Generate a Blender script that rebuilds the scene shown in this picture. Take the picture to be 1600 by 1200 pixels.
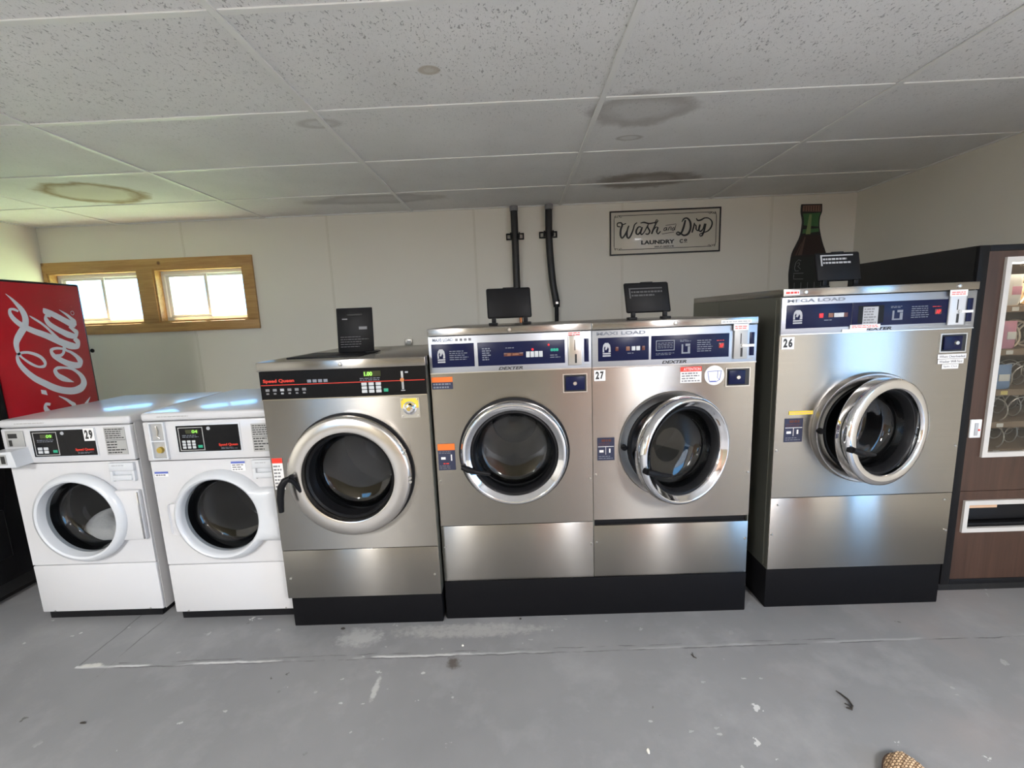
import bpy, bmesh, math, random
from mathutils import Vector, Matrix
random.seed(7)
PI = math.pi
for o in list(bpy.data.objects): bpy.data.objects.remove(o)
SC = bpy.context.scene
COL = SC.collection

# ------------------------------------------------------------------ camera
f_px, pitch, yaw, roll, cam_h = 678.667, math.radians(8.7656), math.radians(-0.8466), math.radians(2.2876), 1.2907
fwd = Vector((math.sin(yaw)*math.cos(pitch), math.cos(yaw)*math.cos(pitch), -math.sin(pitch)))
rgt = Vector((math.cos(yaw), -math.sin(yaw), 0)); upv = rgt.cross(fwd)
R_ = rgt*math.cos(roll) - upv*math.sin(roll); U_ = upv*math.cos(roll) + rgt*math.sin(roll)
cd = bpy.data.cameras.new('camera'); cam = bpy.data.objects.new('camera', cd); COL.objects.link(cam)
cd.sensor_fit = 'HORIZONTAL'; cd.sensor_width = 36; cd.lens = f_px/1600*36; cd.clip_start = .02; cd.clip_end = 200
m = Matrix((R_, U_, -fwd)).transposed().to_4x4(); m.translation = Vector((0, 0, cam_h)); cam.matrix_world = m
SC.camera = cam

# ------------------------------------------------------------------ view, world, sun, lamps
SC.view_settings.view_transform = 'Standard'; SC.view_settings.look = 'None'
SC.view_settings.gamma = 1; SC.view_settings.use_curve_mapping = False
SC.view_settings.exposure = 2.25
W = bpy.data.worlds.new('sky'); SC.world = W; W.use_nodes = True
bg = W.node_tree.nodes['Background']; bg.inputs[0].default_value = (.22, .54, 1, 1); bg.inputs[1].default_value = 1.6

def light(name, kind, loc, rot, energy, color=(1, 1, 1), size=None, portal=False):
    l = bpy.data.lights.new(name, kind); l.energy = energy; l.color = color
    if kind == 'AREA':
        l.shape = 'RECTANGLE'; l.size, l.size_y = size
    if kind == 'SUN': l.angle = math.radians(1)
    if portal: l.cycles.is_portal = True
    o = bpy.data.objects.new(name, l); o.location = loc; o.rotation_euler = rot; COL.objects.link(o); return o
light('sun', 'SUN', (-3, 9, 12), Vector((.16, -.44, -.88)).to_track_quat('-Z', 'Y').to_euler(), 19, (1, .97, .90))
XL, XR, YF, YB, HC = -3.972, 2.806, -2.6, 3.741, 2.182      # room inner faces
DY0, DY1, DZ = -.62, .26, 2.03                              # open doorway in the right wall
light('door_daylight_portal', 'AREA', (XR+.13, (DY0+DY1)/2, DZ/2), (0, PI/2, 0), 1, size=(DZ, DY1-DY0), portal=True)
for k, xc in enumerate((-3.555, -2.657)):
    light('window_daylight_portal', 'AREA', (xc, YB+.13, 1.585), (-PI/2, 0, 0), 1, size=(.76, .44), portal=True)
FW = ((-3.05, -2.25, .95, 1.90), (1.55, 2.25, .95, 1.90))    # windows in the wall behind the camera
for a, b_, c, d in FW:
    light('window_daylight_portal', 'AREA', ((a+b_)/2, YF-.13, (c+d)/2), (PI/2, 0, 0), 1, size=(b_-a, d-c), portal=True)
TROF = ((-1.75, -1.55), (1.45, -1.45))                      # fluorescent ceiling fixtures behind the camera
for x, y in TROF:
    for dx in (-.09, .09): light('fluorescent_lamp', 'AREA', (x+dx, y, HC-.079), (0, 0, 0), 18, (1, .98, .97), size=(.024, 1.1))
light('vending_machine_lamp', 'AREA', (2.2, 1.86, 1.415), (math.radians(-20), 0, 0), 1.3, (1, .78, .5), size=(.5, .03))

# ------------------------------------------------------------------ materials
def mat(name, col, rough=.5, metal=0, emit=None, es=0, aniso=0, bump=None, coat=0, spec=None):
    m = bpy.data.materials.new(name); m.use_nodes = True; n = m.node_tree.nodes; b = n['Principled BSDF']
    b.inputs['Base Color'].default_value = (*col, 1); b.inputs['Roughness'].default_value = rough; b.inputs['Metallic'].default_value = metal
    if emit: b.inputs['Emission Color'].default_value = (*emit, 1); b.inputs['Emission Strength'].default_value = es
    if coat: b.inputs['Coat Weight'].default_value = coat; b.inputs['Coat Roughness'].default_value = .08
    if spec is not None: b.inputs['Specular IOR Level'].default_value = spec
    if aniso:
        t = n.new('ShaderNodeTangent'); t.direction_type = 'RADIAL'; t.axis = 'Z'
        m.node_tree.links.new(t.outputs[0], b.inputs['Tangent']); b.inputs['Anisotropic'].default_value = aniso; b.inputs['Anisotropic Rotation'].default_value = .25*(aniso_rot)
    if bump:   # (scale xyz, strength, distance)
        tc = n.new('ShaderNodeTexCoord'); mp = n.new('ShaderNodeMapping'); ns = n.new('ShaderNodeTexNoise'); bp = n.new('ShaderNodeBump')
        mp.inputs['Scale'].default_value = bump[0]; ns.inputs['Scale'].default_value = 1; ns.inputs['Detail'].default_value = 3
        bp.inputs['Strength'].default_value = bump[1]; bp.inputs['Distance'].default_value = bump[2]
        L = m.node_tree.links.new
        L(tc.outputs['Object'], mp.inputs[0]); L(mp.outputs[0], ns.inputs[0]); L(ns.outputs[0], bp.inputs['Height']); L(bp.outputs[0], b.inputs['Normal'])
    return m
aniso_rot = 0

class NT:
    """small helper to wire procedural colour graphs"""
    def __init__(s, m): s.m = m; s.t = m.node_tree; s.n = s.t.nodes; s.L = s.t.links.new; s.b = s.n['Principled BSDF']
    def inp(s, sock, v):
        if isinstance(v, (int, float)): sock.default_value = v
        elif isinstance(v, (tuple, list)): sock.default_value = v if len(v) == len(sock.default_value) else (*v, 1)
        else: s.L(v, sock)
    def math(s, op, a, b=0., c=None, clamp=False):
        k = s.n.new('ShaderNodeMath'); k.operation = op; k.use_clamp = clamp; s.inp(k.inputs[0], a); s.inp(k.inputs[1], b)
        if c is not None: s.inp(k.inputs[2], c)
        return k.outputs[0]
    def mix(s, f, a, b, mode='MIX'):
        k = s.n.new('ShaderNodeMix'); k.data_type = 'RGBA'; k.blend_type = mode
        s.inp(k.inputs[0], f); s.inp(k.inputs[6], a); s.inp(k.inputs[7], b); return k.outputs[2]
    def coord(s, which='Object'): return s.n.new('ShaderNodeTexCoord').outputs[which]
    def map(s, v, scale=(1, 1, 1), loc=(0, 0, 0), rot=(0, 0, 0)):
        k = s.n.new('ShaderNodeMapping'); k.inputs['Scale'].default_value = scale; k.inputs['Location'].default_value = loc; k.inputs['Rotation'].default_value = rot
        s.L(v, k.inputs[0]); return k.outputs[0]
    def noise(s, v, scale, detail=3, rough=.5, dist=0):
        k = s.n.new('ShaderNodeTexNoise'); s.L(v, k.inputs[0]); k.inputs['Scale'].default_value = scale; k.inputs['Detail'].default_value = detail
        k.inputs['Roughness'].default_value = rough; k.inputs['Distortion'].default_value = dist; return k.outputs[0]
    def vor(s, v, scale, feat='F1', out=0):
        k = s.n.new('ShaderNodeTexVoronoi'); k.feature = feat; s.L(v, k.inputs[0]); k.inputs['Scale'].default_value = scale; return k.outputs[out]
    def ramp(s, f, a, b, ca=0., cb=1.):
        k = s.n.new('ShaderNodeMapRange'); s.inp(k.inputs[0], f); k.inputs[1].default_value = a; k.inputs[2].default_value = b
        k.inputs[3].default_value = ca; k.inputs[4].default_value = cb; k.clamp = True; return k.outputs[0]
    def xyz(s, v):
        k = s.n.new('ShaderNodeSeparateXYZ'); s.L(v, k.inputs[0]); return k.outputs
    def bump(s, h, strength, dist):
        k = s.n.new('ShaderNodeBump'); k.inputs['Strength'].default_value = strength; k.inputs['Distance'].default_value = dist; s.L(h, k.inputs['Height']); s.L(k.outputs[0], s.b.inputs['Normal'])
    def col(s, v): s.L(v, s.b.inputs['Base Color'])

def steel(name, col, rough, an=.97, wav=.012):
    m = mat(name, col, rough, 1); g = NT(m)
    t = g.n.new('ShaderNodeCombineXYZ'); t.inputs[0].default_value = 1     # horizontal brushing
    g.L(t.outputs[0], g.b.inputs['Tangent']); g.b.inputs['Anisotropic'].default_value = an; g.b.inputs['Anisotropic Rotation'].default_value = STEEL_ROT
    c = g.coord()
    gr = g.noise(g.map(c, (3, 3, 900), (.3, .37, .2)), 1, 2); wv = g.noise(g.map(c, (2.2, 2.2, .7), (.13, .41, .29)), 1, 0)
    g.col(g.mix(g.ramp(gr, .3, .7, 0, .35), col, tuple(x*.8 for x in col)))
    g.bump(wv, 1, wav*.6); return m
STEEL_ROT = 0.25
M = {}
M['steel'] = steel('brushed_stainless_steel', (.375, .357, .33), .25)
M['steel_band'] = steel('silver_control_fascia', (.46, .48, .52), .42, .4, .004)
M['steel_ring'] = mat('brushed_door_steel', (.68, .65, .61), .24, 1)
M['steel_dark'] = mat('side_panel_steel', (.20, .20, .17), .4, .7)
M['chrome'] = mat('polished_chrome', (.82, .82, .84), .07, 1)
M['collar'] = mat('dull_steel_collar', (.42, .41, .40), .34, 1)
M['screw'] = mat('zinc_screw', (.6, .58, .54), .3, 1)
M['white'] = mat('white_enamel', (.60, .60, .61), .28, coat=.4)
M['white2'] = mat('white_door_plastic', (.60, .62, .645), .3, coat=.3)
M['black'] = mat('black_plastic', (.009, .009, .010), .42, spec=.14)
M['blackgloss'] = mat('black_glossy_fascia', (.007, .007, .008), .2, spec=.16)
M['blackmat'] = mat('black_painted_plinth', (.006, .006, .007), .5, bump=((9, 9, 9), .25, .01), spec=.08)
M['rubber'] = mat('black_rubber', (.007, .007, .008), .45, spec=.2)
M['navy'] = mat('navy_fascia', (.006, .009, .042), .3, spec=.16)
M['navy2'] = mat('navy_sticker', (.02, .025, .06), .5)
M['grey'] = mat('grey_legend', (.20, .22, .26), .5)
M['greylt'] = mat('light_grey_legend', (.42, .43, .45), .5)
M['plate'] = mat('grey_instruction_plate', (.42, .42, .41), .45, .3)
M['ink'] = mat('black_ink', (.015, .015, .015), .5)
M['faint'] = mat('faint_label_residue', (.05, .05, .052), .5)
M['inkgrey'] = mat('grey_ink', (.20, .20, .21), .6)
M['wpaper'] = mat('white_sticker', (.82, .81, .80), .5)
M['orange'] = mat('orange_sticker', (.85, .17, .02), .5)
M['red'] = mat('red_ink', (.75, .04, .02), .4)
M['yellow'] = mat('yellow_sticker', (.80, .60, .05), .5)
M['blueink'] = mat('blue_ink', (.10, .14, .45), .5)
M['key'] = mat('light_grey_key', (.55, .57, .58), .45)
M['greenkey'] = mat('green_start_key', (.02, .35, .20), .4)
M['lcdg'] = mat('green_lit_display', (.02, .05, .0), .4, emit=(.35, 1, .12), es=.35)
M['lcdc'] = mat('cyan_lit_digits', (.0, .05, .03), .4, emit=(.05, .9, .6), es=.14)
M['ledr'] = mat('red_lit_led', (.1, .0, .0), .4, emit=(1, .02, .03), es=.28)
M['ledoff'] = mat('unlit_lamp_window', (.10, .025, .015), .3)
M['amber'] = mat('amber_lamp_window', (.22, .09, .05), .4)
M['lcdoff'] = mat('dark_display', (.03, .035, .01), .2)
M['brass'] = mat('brass', (.62, .45, .12), .35, 1)
M['copper'] = mat('copper_pipe', (.62, .26, .12), .35, 1)
M['redface'] = None
M['letter'] = mat('white_lettering', (.72, .75, .80), .4)
M['frame'] = mat('aluminium_frame', (.62, .60, .57), .45, .2)
M['vinyl'] = mat('white_vinyl', (.78, .79, .78), .4)
M['blackbody'] = mat('black_cabinet_paint', (.008, .008, .008), .5, bump=((30, 30, 30), .2, .004))
M['alu'] = mat('bare_aluminium', (.55, .53, .48), .35, 1)
M['card'] = mat('tan_cardboard', (.62, .40, .25), .6)
M['shelf'] = mat('beige_shelf_tray', (.26, .18, .12), .5)
M['liner'] = mat('dark_brown_liner', (.085, .06, .045), .6)
M['coil'] = mat('cream_spiral_wire', (.66, .56, .45), .35, .2)
M['coilgrey'] = mat('steel_spiral_wire', (.5, .47, .43), .3, .8)
M['packw'] = mat('white_packet', (.75, .73, .68), .45)
M['packb'] = mat('blue_packet', (.18, .30, .50), .4)
M['packp'] = mat('pink_packet', (.62, .28, .38), .4)
M['packy'] = mat('yellow_packet', (.75, .62, .20), .4)
M['cloth'] = mat('white_laundry', (.75, .74, .74), .8, bump=((14, 14, 14), .6, .03))
M['grid'] = mat('white_grid_bar', (.84, .84, .82), .45)
M['signface'] = mat('cream_enamel_sign', (.60, .57, .49), .3, coat=.2)
M['litter'] = mat('dark_litter', (.03, .025, .02), .8)
M['chip'] = mat('pale_chip', (.72, .70, .64), .8)
M['hose'] = mat('black_hose', (.012, .012, .013), .45)
M['lampdiff'] = mat('fluorescent_tube', (.9, .9, .9), .4, emit=(1, .95, .87), es=4)

def glass(name, tint, gl=1.0):
    m = bpy.data.materials.new(name); m.use_nodes = True; n = m.node_tree.nodes; n.clear(); L = m.node_tree.links.new
    o = n.new('ShaderNodeOutputMaterial'); mx = n.new('ShaderNodeMixShader'); t = n.new('ShaderNodeBsdfTransparent'); g = n.new('ShaderNodeBsdfGlossy'); f = n.new('ShaderNodeLayerWeight')
    t.inputs[0].default_value = (*tint, 1); g.inputs['Roughness'].default_value = .02; f.inputs[0].default_value = .5; pw = n.new('ShaderNodeMath'); pw.operation = 'POWER'; pw.inputs[1].default_value = 4; L(f.outputs['Facing'], pw.inputs[0])
    k = n.new('ShaderNodeMath'); k.operation = 'MULTIPLY_ADD'; k.inputs[1].default_value = .8*gl; k.inputs[2].default_value = .045*gl; k.use_clamp = True; L(pw.outputs[0], k.inputs[0])
    L(k.outputs[0], mx.inputs[0]); L(t.outputs[0], mx.inputs[1]); L(g.outputs[0], mx.inputs[2]); L(mx.outputs[0], o.inputs[0]); return m
M['glass'] = glass('window_glass', (.92, .95, .95))
M['dglass'] = glass('washer_door_glass', (.60, .62, .63), 1.4)
M['vglass'] = glass('vending_glass', (.80, .80, .78))

# drum: perforated steel
m = mat('perforated_drum_steel', (.1, .1, .1), .24, .9); g = NT(m); c = g.coord(); v = g.vor(c, 130)
g.col(g.mix(g.ramp(v, .22, .34), (.04, .04, .04), (.13, .13, .135))); g.bump(g.noise(c, 9, 2), .5, .01); M['drum'] = m

# walls: painted panels
def wallmat(name, col):
    m = mat(name, col, .55); g = NT(m); c = g.coord(); a = g.noise(c, 1.3, 4); b = g.noise(c, 60, 2)
    g.col(g.mix(g.ramp(a, .3, .7, 0, .5), col, tuple(x*.93 for x in col))); g.bump(b, .08, .004); return m
M['wall'] = wallmat('cream_wall_panel', (.78, .75, .67))
M['tan'] = wallmat('tan_wall', (.27, .23, .155))
M['seam'] = wallmat('cream_panel_seam', (.72, .69, .60))
M['panelling'] = wallmat('brown_panelling', (.30, .17, .115))

# floor: grey painted concrete with scuffs and cracked joints
m = mat('grey_painted_concrete', (.3, .3, .3), .5); g = NT(m); c = g.coord(); X, Y, Z = g.xyz(c)
wob = g.noise(c, 6, 4, .6); wb = g.math('MULTIPLY_ADD', wob, .024, -.012)
big = g.noise(c, .9, 5, .6); med = g.noise(c, 4, 6, .65); fine = g.noise(c, 30, 5, .7)
base = g.mix(g.ramp(big, .3, .7), (.178, .180, .185), (.242, .242, .245))
base = g.mix(g.ramp(med, .50, .78, 0, .35), base, (.40, .40, .40))
base = g.mix(g.ramp(fine, .55, .75, 0, .25), base, (.20, .20, .205))
brn = g.noise(g.map(c, (1.5, 1.5, 1), (3.1, 5.2, 0)), 1.2, 4); base = g.mix(g.math('MULTIPLY', g.ramp(brn, .5, .68), g.ramp(X, .6, 1.5, 0, .4)), base, (.30, .25, .235))
def line(coord, at, w, lim, l0, l1, wmul=1.):
    d = g.math('ABSOLUTE', g.math('SUBTRACT', g.math('ADD', coord, g.math('MULTIPLY', wb, wmul)), at)); k = g.ramp(d, w*.45, w, 1, 0)
    return g.math('MULTIPLY', k, g.math('MULTIPLY', g.math('GREATER_THAN', lim, l0), g.math('LESS_THAN', lim, l1)))
brk = g.ramp(g.noise(c, 9, 3), .38, .55)
brk2 = g.ramp(g.noise(g.map(c, (1, 1, 1), (7, 3, 0)), 5, 3), .42, .56)
Yt = g.math('MULTIPLY_ADD', X, -.008, Y)
lt = g.math('MULTIPLY', line(Yt, 1.512, .007, X, -1.78, 2.8), brk2)
dk = g.math('MAXIMUM', g.math('MULTIPLY', line(Yt, 1.505, .0035, X, -1.62, 2.8), brk), g.math('MULTIPLY', line(Yt, 1.528, .003, X, -1.62, 1.2), g.math('SUBTRACT', 1, brk)))
dk = g.math('MAXIMUM', dk, line(X, -1.775, .0035, Y, 1.51, 2.6)); dk = g.math('MAXIMUM', dk, g.math('MULTIPLY', line(X, -1.645, .004, Y, 1.45, 2.6, 2), brk))
base = g.mix(g.math('MULTIPLY', lt, g.ramp(X, -.4, .1, .85, .25)), base, (.55, .55, .54)); base = g.mix(g.math('MULTIPLY', dk, .75), base, (.07, .065, .07))
# pale paint chips and dark specks
def spots(sc, thr, seed, stretch=(1, 1, 1)):
    v = g.vor(g.map(c, stretch, (seed, seed*1.7, 0)), sc); n2 = g.noise(g.map(c, (1, 1, 1), (seed*3, seed, 0)), 70, 3); g3 = g.noise(g.map(c, (1, 1, 1), (seed, seed*2, 0)), 2.2, 2)
    return g.math('MULTIPLY', g.math('LESS_THAN', g.math('MULTIPLY_ADD', n2, .36, v), thr+.165), g.ramp(g3, .5, .62))
base = g.mix(g.math('MULTIPLY', spots(7, .10, 2.3), .85), base, (.56, .56, .55)); base = g.mix(g.math('MULTIPLY', spots(11, .09, 5.1, (1, 1.8, 1)), .75), base, (.50, .50, .49))
base = g.mix(g.math('MULTIPLY', spots(9, .07, 8.4), .8), base, (.06, .055, .05))
def blot(x, y, rx, ry, k, col, src):
    dx = g.math('DIVIDE', g.math('SUBTRACT', X, x), rx); dy = g.math('DIVIDE', g.math('SUBTRACT', Y, y), ry)
    r2 = g.math('ADD', g.math('MULTIPLY', dx, dx), g.math('MULTIPLY', dy, dy))
    r2 = g.math('ADD', r2, g.math('MULTIPLY_ADD', g.noise(c, 35, 4, .7), 3.2, -1.6)); return g.mix(g.math('MULTIPLY', g.ramp(r2, .2, 1.1, 1, 0), k), src, col)
base = blot(-.285, 1.468, .03, .035, .8, (.055, .04, .03), base)
base = blot(-.25, 1.64, .35, .045, .5, (.44, .43, .41), base); base = blot(-.70, 1.62, .10, .06, .5, (.46, .46, .45), base)
base = blot(-1.72, 1.508, .05, .012, .8, (.58, .57, .52), base); base = blot(-.55, 1.36, .012, .06, .6, (.5, .5, .48), base)
g.col(base); g.L(g.ramp(med, .3, .8, .42, .62), g.b.inputs['Roughness']); g.bump(fine, .15, .004); M['floor'] = m

# ceiling tiles: fissured mineral fibre with water stains
m = mat('fissured_ceiling_tile', (.6, .6, .6), .85, spec=.2); g = NT(m); c = g.coord(); X, Y, Z = g.xyz(c)
f1 = g.noise(g.map(c, (1, .5, 1)), 120, 1.5, .4, 1.3); pin = g.vor(c, 150); tone = g.noise(c, 2.5, 3)
fiss = g.math('MULTIPLY', g.ramp(f1, .63, .69), 1)
fade = g.ramp(Y, 1.7, 2.3, 1, .22)
base = g.mix(g.ramp(tone, .3, .7), (.80, .80, .79), (.88, .88, .87))
base = g.mix(g.math('MULTIPLY', fiss, g.math('MULTIPLY', fade, .65)), base, (.24, .24, .24)); base = g.mix(g.math('MULTIPLY', g.ramp(pin, .12, .2, 1, 0), g.math('MULTIPLY', fade, .35)), base, (.26, .26, .26))
def stain(x, y, rx, ry, ring, fill, kr, kf, src, y0=-9, y1=9, soft=.22, nz=.8):
    dx = g.math('DIVIDE', g.math('SUBTRACT', X, x), rx); dy = g.math('DIVIDE', g.math('SUBTRACT', Y, y), ry)
    r = g.math('SQRT', g.math('ADD', g.math('MULTIPLY', dx, dx), g.math('MULTIPLY', dy, dy)))
    r = g.math('ADD', r, g.math('MULTIPLY_ADD', g.noise(c, 7, 4, .6), nz, -nz/2)); lim = g.math('MULTIPLY', g.math('GREATER_THAN', Y, y0), g.math('LESS_THAN', Y, y1))
    e = g.ramp(g.math('ABSOLUTE', g.math('SUBTRACT', r, 1-soft*.6)), 0, soft, 1, 0)
    src = g.mix(g.math('MULTIPLY', lim, g.math('MULTIPLY', g.ramp(r, .9, 1.05, 1, 0), kf)), src, fill)
    return g.mix(g.math('MULTIPLY', lim, g.math('MULTIPLY', e, kr)), src, ring)
base = stain(-2.68, 2.93, .30, .235, (.30, .20, .10), (.60, .53, .38), .8, .5, base, 2.6, 3.20, .22, .5)
base = stain(.60, 2.12, .24, .16, (.35, .32, .29), (.42, .40, .38), .4, .35, base, 1.6, 2.55, .35)
base = stain(.92, 3.17, .36, .17, (.30, .26, .22), (.42, .385, .35), .7, .6, base, 2.6, 3.40, .6, .9)
base = stain(.62, 2.42, .07, .035, (.40, .37, .33), (.5, .49, .47), .5, .2, base, 2, 3, .3, .2)
base = stain(-.85, 2.1, .10, .05, (.40, .37, .33), (.5, .49, .47), .35, .2, base, 1.98, 3, .4, .2); base = stain(-.28, 1.72, .04, .03, (.40, .30, .2), (.46, .40, .3), .3, .5, base, 1, 3, .4, .2)
base = stain(-1.0, 3.35, .5, .12, (.40, .39, .37), (.42, .41, .40), .3, .3, base, 3.0, 3.8, .4); base = stain(-2.1, 1.75, .12, .05, (.40, .41, .41), (.42, .43, .43), .3, .4, base, 1, 3, .5, .3)
g.col(base)
g.bump(g.math('MULTIPLY', fiss, fade), .5, -.004); M['tile'] = m

# pine: knotty
m = mat('knotty_pine', (.5, .3, .1), .45); g = NT(m); c = g.coord(); w = g.noise(g.map(c, (1.2, 14, 14)), 2.2, 4, .6, 1.2)
kn = g.vor(g.map(c, (1, 1, 1), (.3, .1, .45)), 4.2)
base = g.mix(g.ramp(w, .3, .7), (.56, .345, .13), (.40, .21, .07)); base = g.mix(g.ramp(kn, .035, .085, .85, 0), base, (.13, .05, .02)); g.col(base); M['pine'] = m
# walnut laminate
m = mat('walnut_laminate', (.1, .05, .03), .38); g = NT(m); c = g.coord(); w = g.noise(g.map(c, (30, 30, 1.6)), 1, 5, .6, .6); w2 = g.noise(c, 2, 2)
base = g.mix(g.ramp(w, .3, .72), (.034, .016, .010), (.072, .036, .023)); base = g.mix(g.ramp(w2, .4, .7, 0, .4), base, (.075, .032, .019)); g.col(base); M['walnut'] = m
# red panel
m = mat('red_vending_face', (.50, .010, .018), .22, coat=.4); g = NT(m); c = g.coord(); n1 = g.noise(c, 3, 3); v = g.vor(c, 26); n2 = g.noise(c, 4, 2)
base = g.mix(g.ramp(n1, .3, .7), (.42, .008, .016), (.50, .012, .022)); base = g.mix(g.math('MULTIPLY', g.ramp(v, .08, .12, .5, 0), g.ramp(n2, .5, .6)), base, (.62, .08, .07)); g.col(base); M['redface'] = m
# straw weave
m = mat('woven_straw', (.5, .33, .2), .7); g = NT(m); c = g.coord(); X, Y, Z = g.xyz(c)
u = g.math('ADD', g.math('MULTIPLY', X, .9), g.math('MULTIPLY', Y, .62)); v = g.math('SUBTRACT', g.math('MULTIPLY', Y, .9), g.math('MULTIPLY', X, .62))
row = g.math('FLOOR', g.math('MULTIPLY', v, 150)); par = g.math('MULTIPLY', g.math('MODULO', g.math('ABSOLUTE', row), 2), PI)
w1 = g.math('ABSOLUTE', g.math('SINE', g.math('ADD', g.math('MULTIPLY', u, 190), g.math('MULTIPLY', par, .5)))); w2 = g.math('ABSOLUTE', g.math('SINE', g.math('MULTIPLY', v, 150*PI)))
ww = g.math('MULTIPLY', w1, w2); g.col(g.mix(g.ramp(ww, .12, .5), (.13, .065, .03), (.62, .44, .27))); M['straw'] = m
M['strawdark'] = mat('dark_straw_edge', (.12, .075, .055), .8)
m = mat('outdoor_grass', (.10, .22, .04), .9); g = NT(m); c = g.coord(); g.col(g.mix(g.ramp(g.noise(c, 1.5, 5), .3, .7), (.22, .30, .12), (.36, .42, .20))); M['grass'] = m
M['paving'] = mat('pale_outdoor_paving', (.10, .11, .125), .8, bump=((4, 4, 4), .3, .02))
M['roofing'] = mat('roof_board', (.2, .2, .2), .8)

# ------------------------------------------------------------------ mesh helpers
class MB:
    def __init__(s): s.v = []; s.f = []
    def add(s, vs, fs, T=None):
        n = len(s.v); s.v += [tuple(T(Vector(p))) if T else tuple(p) for p in vs]; s.f += [tuple(i+n for i in f) for f in fs]; return s
    def box(s, x0, x1, y0, y1, z0, z1, bev=0, seg=2, T=None):
        if bev <= 0:
            vs = [(x, y, z) for x in (x0, x1) for y in (y0, y1) for z in (z0, z1)]
            return s.add(vs, [(0, 1, 3, 2), (4, 6, 7, 5), (0, 4, 5, 1), (2, 3, 7, 6), (0, 2, 6, 4), (1, 5, 7, 3)], T)
        b = bmesh.new(); bmesh.ops.create_cube(b, size=1)
        for v in b.verts: v.co = Vector(((x0+x1)/2+v.co.x*(x1-x0), (y0+y1)/2+v.co.y*(y1-y0), (z0+z1)/2+v.co.z*(z1-z0)))
        bmesh.ops.bevel(b, geom=b.edges[:], offset=bev, segments=seg, affect='EDGES', profile=.5)
        b.verts.index_update(); s.add([v.co[:] for v in b.verts], [[v.index for v in f.verts] for f in b.faces], T); b.free(); return s
    def lathe(s, prof, c, n=64, axis='y', T=None):
        """prof: (radius, position along the axis)"""
        vs = []; fs = []
        for r, h in prof:
            for k in range(n):
                a = 2*PI*k/n; ca, sa = r*math.cos(a), r*math.sin(a)
                vs.append({'y': (c[0]+ca, c[1]+h, c[2]+sa), 'z': (c[0]+ca, c[1]+sa, c[2]+h), 'x': (c[0]+h, c[1]+ca, c[2]+sa)}[axis])
        for j in range(len(prof)-1):
            for k in range(n): a = j*n+k; b2 = j*n+(k+1) % n; fs.append((a, b2, b2+n, a+n))
        for j in (0, len(prof)-1):
            if prof[j][0] > 1e-6 and getattr(s, 'cap', False): fs.append(tuple(j*n+k for k in range(n)))
        return s.add(vs, fs, T)
    def disc(s, c, r, y0, y1, n=32, T=None): return s.lathe([(1e-5, y1), (r, y1), (r, y0), (1e-5, y0)], c, n, 'y', T)
    def tube(s, pts, r, n=10, T=None, closed=False):
        P = [Vector(p) for p in pts]; vs = []; fs = []; up = None; N = len(P)
        for i, p in enumerate(P):
            t = (P[(i+1) % N if closed else min(i+1, N-1)]-P[i-1 if closed else max(i-1, 0)]).normalized()
            if up is None: up = t.orthogonal().normalized()
            up = (up-t*up.dot(t)).normalized(); w = t.cross(up); rr = r[i] if isinstance(r, (list, tuple)) else r
            for k in range(n): a = 2*PI*k/n; vs.append(p+up*rr*math.cos(a)+w*rr*math.sin(a))
        for i in range(N if closed else N-1):
            for k in range(n): a = i*n+k; b2 = i*n+(k+1) % n; j = ((i+1) % N)*n; fs.append((a, b2, j+(k+1) % n, j+k))
        if not closed: fs.append(tuple(range(n))); fs.append(tuple((N-1)*n+k for k in range(n)))
        return s.add(vs, fs, T)
    def prism(s, poly, y0, y1, T=None):
        """poly in (x,z), extruded y0..y1"""
        n = len(poly); vs = [(x, y0, z) for x, z in poly]+[(x, y1, z) for x, z in poly]
        return s.add(vs, [tuple(range(n)), tuple(range(2*n-1, n-1, -1))]+[(i, (i+1) % n, (i+1) % n+n, i+n) for i in range(n)], T)
    def holed(s, x0, x1, z0, z1, cx, cz, r, yf, yb, n=64, T=None):
        """front panel with a round opening"""
        sq = []
        for k in range(n):
            a = 2*PI*(k+.5)/n; ca, sa = math.cos(a), math.sin(a)
            tx = ((x1-cx) if ca > 0 else (x0-cx))/ca if abs(ca) > 1e-9 else 1e9; tz = ((z1-cz) if sa > 0 else (z0-cz))/sa if abs(sa) > 1e-9 else 1e9
            t = min(tx, tz); sq.append([cx+t*ca, cz+t*sa])
        for X_, Z_ in ((x0, z0), (x1, z0), (x1, z1), (x0, z1)):
            j = min(range(n), key=lambda q: (sq[q][0]-X_)**2+(sq[q][1]-Z_)**2); sq[j] = [X_, Z_]
        ci = [(cx+r*math.cos(2*PI*(k+.5)/n), cz+r*math.sin(2*PI*(k+.5)/n)) for k in range(n)]
        vs = []; fs = []
        for y in (yf, yb): vs += [(a, y, b2) for a, b2 in sq]+[(a, y, b2) for a, b2 in ci]
        for k in range(n):
            j = (k+1) % n
            fs += [(k, j, n+j, n+k), (3*n+k, 3*n+j, 2*n+j, 2*n+k), (k, 2*n+k, 2*n+j, j), (n+k, n+j, 3*n+j, 3*n+k)]
        return s.add(vs, fs, T)
    def build(s, name, m, parent=None, org=(0, 0, 0), smooth=35, label=None, loc=None):
        me = bpy.data.meshes.new(name); O = Vector(org); me.from_pydata([tuple(Vector(p)-O) for p in s.v], [], s.f); me.validate()
        b = bmesh.new(); b.from_mesh(me); bmesh.ops.recalc_face_normals(b, faces=b.faces); b.to_mesh(me); b.free()
        me.materials.append(m)
        for p in me.polygons: p.use_smooth = smooth > 0
        if smooth: me.set_sharp_from_angle(angle=math.radians(smooth))
        o = bpy.data.objects.new(name, me); COL.objects.link(o)
        if parent is not None: o.parent = parent
        elif loc is None: o.location = O
        if loc is not None: o.location = loc
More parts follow.
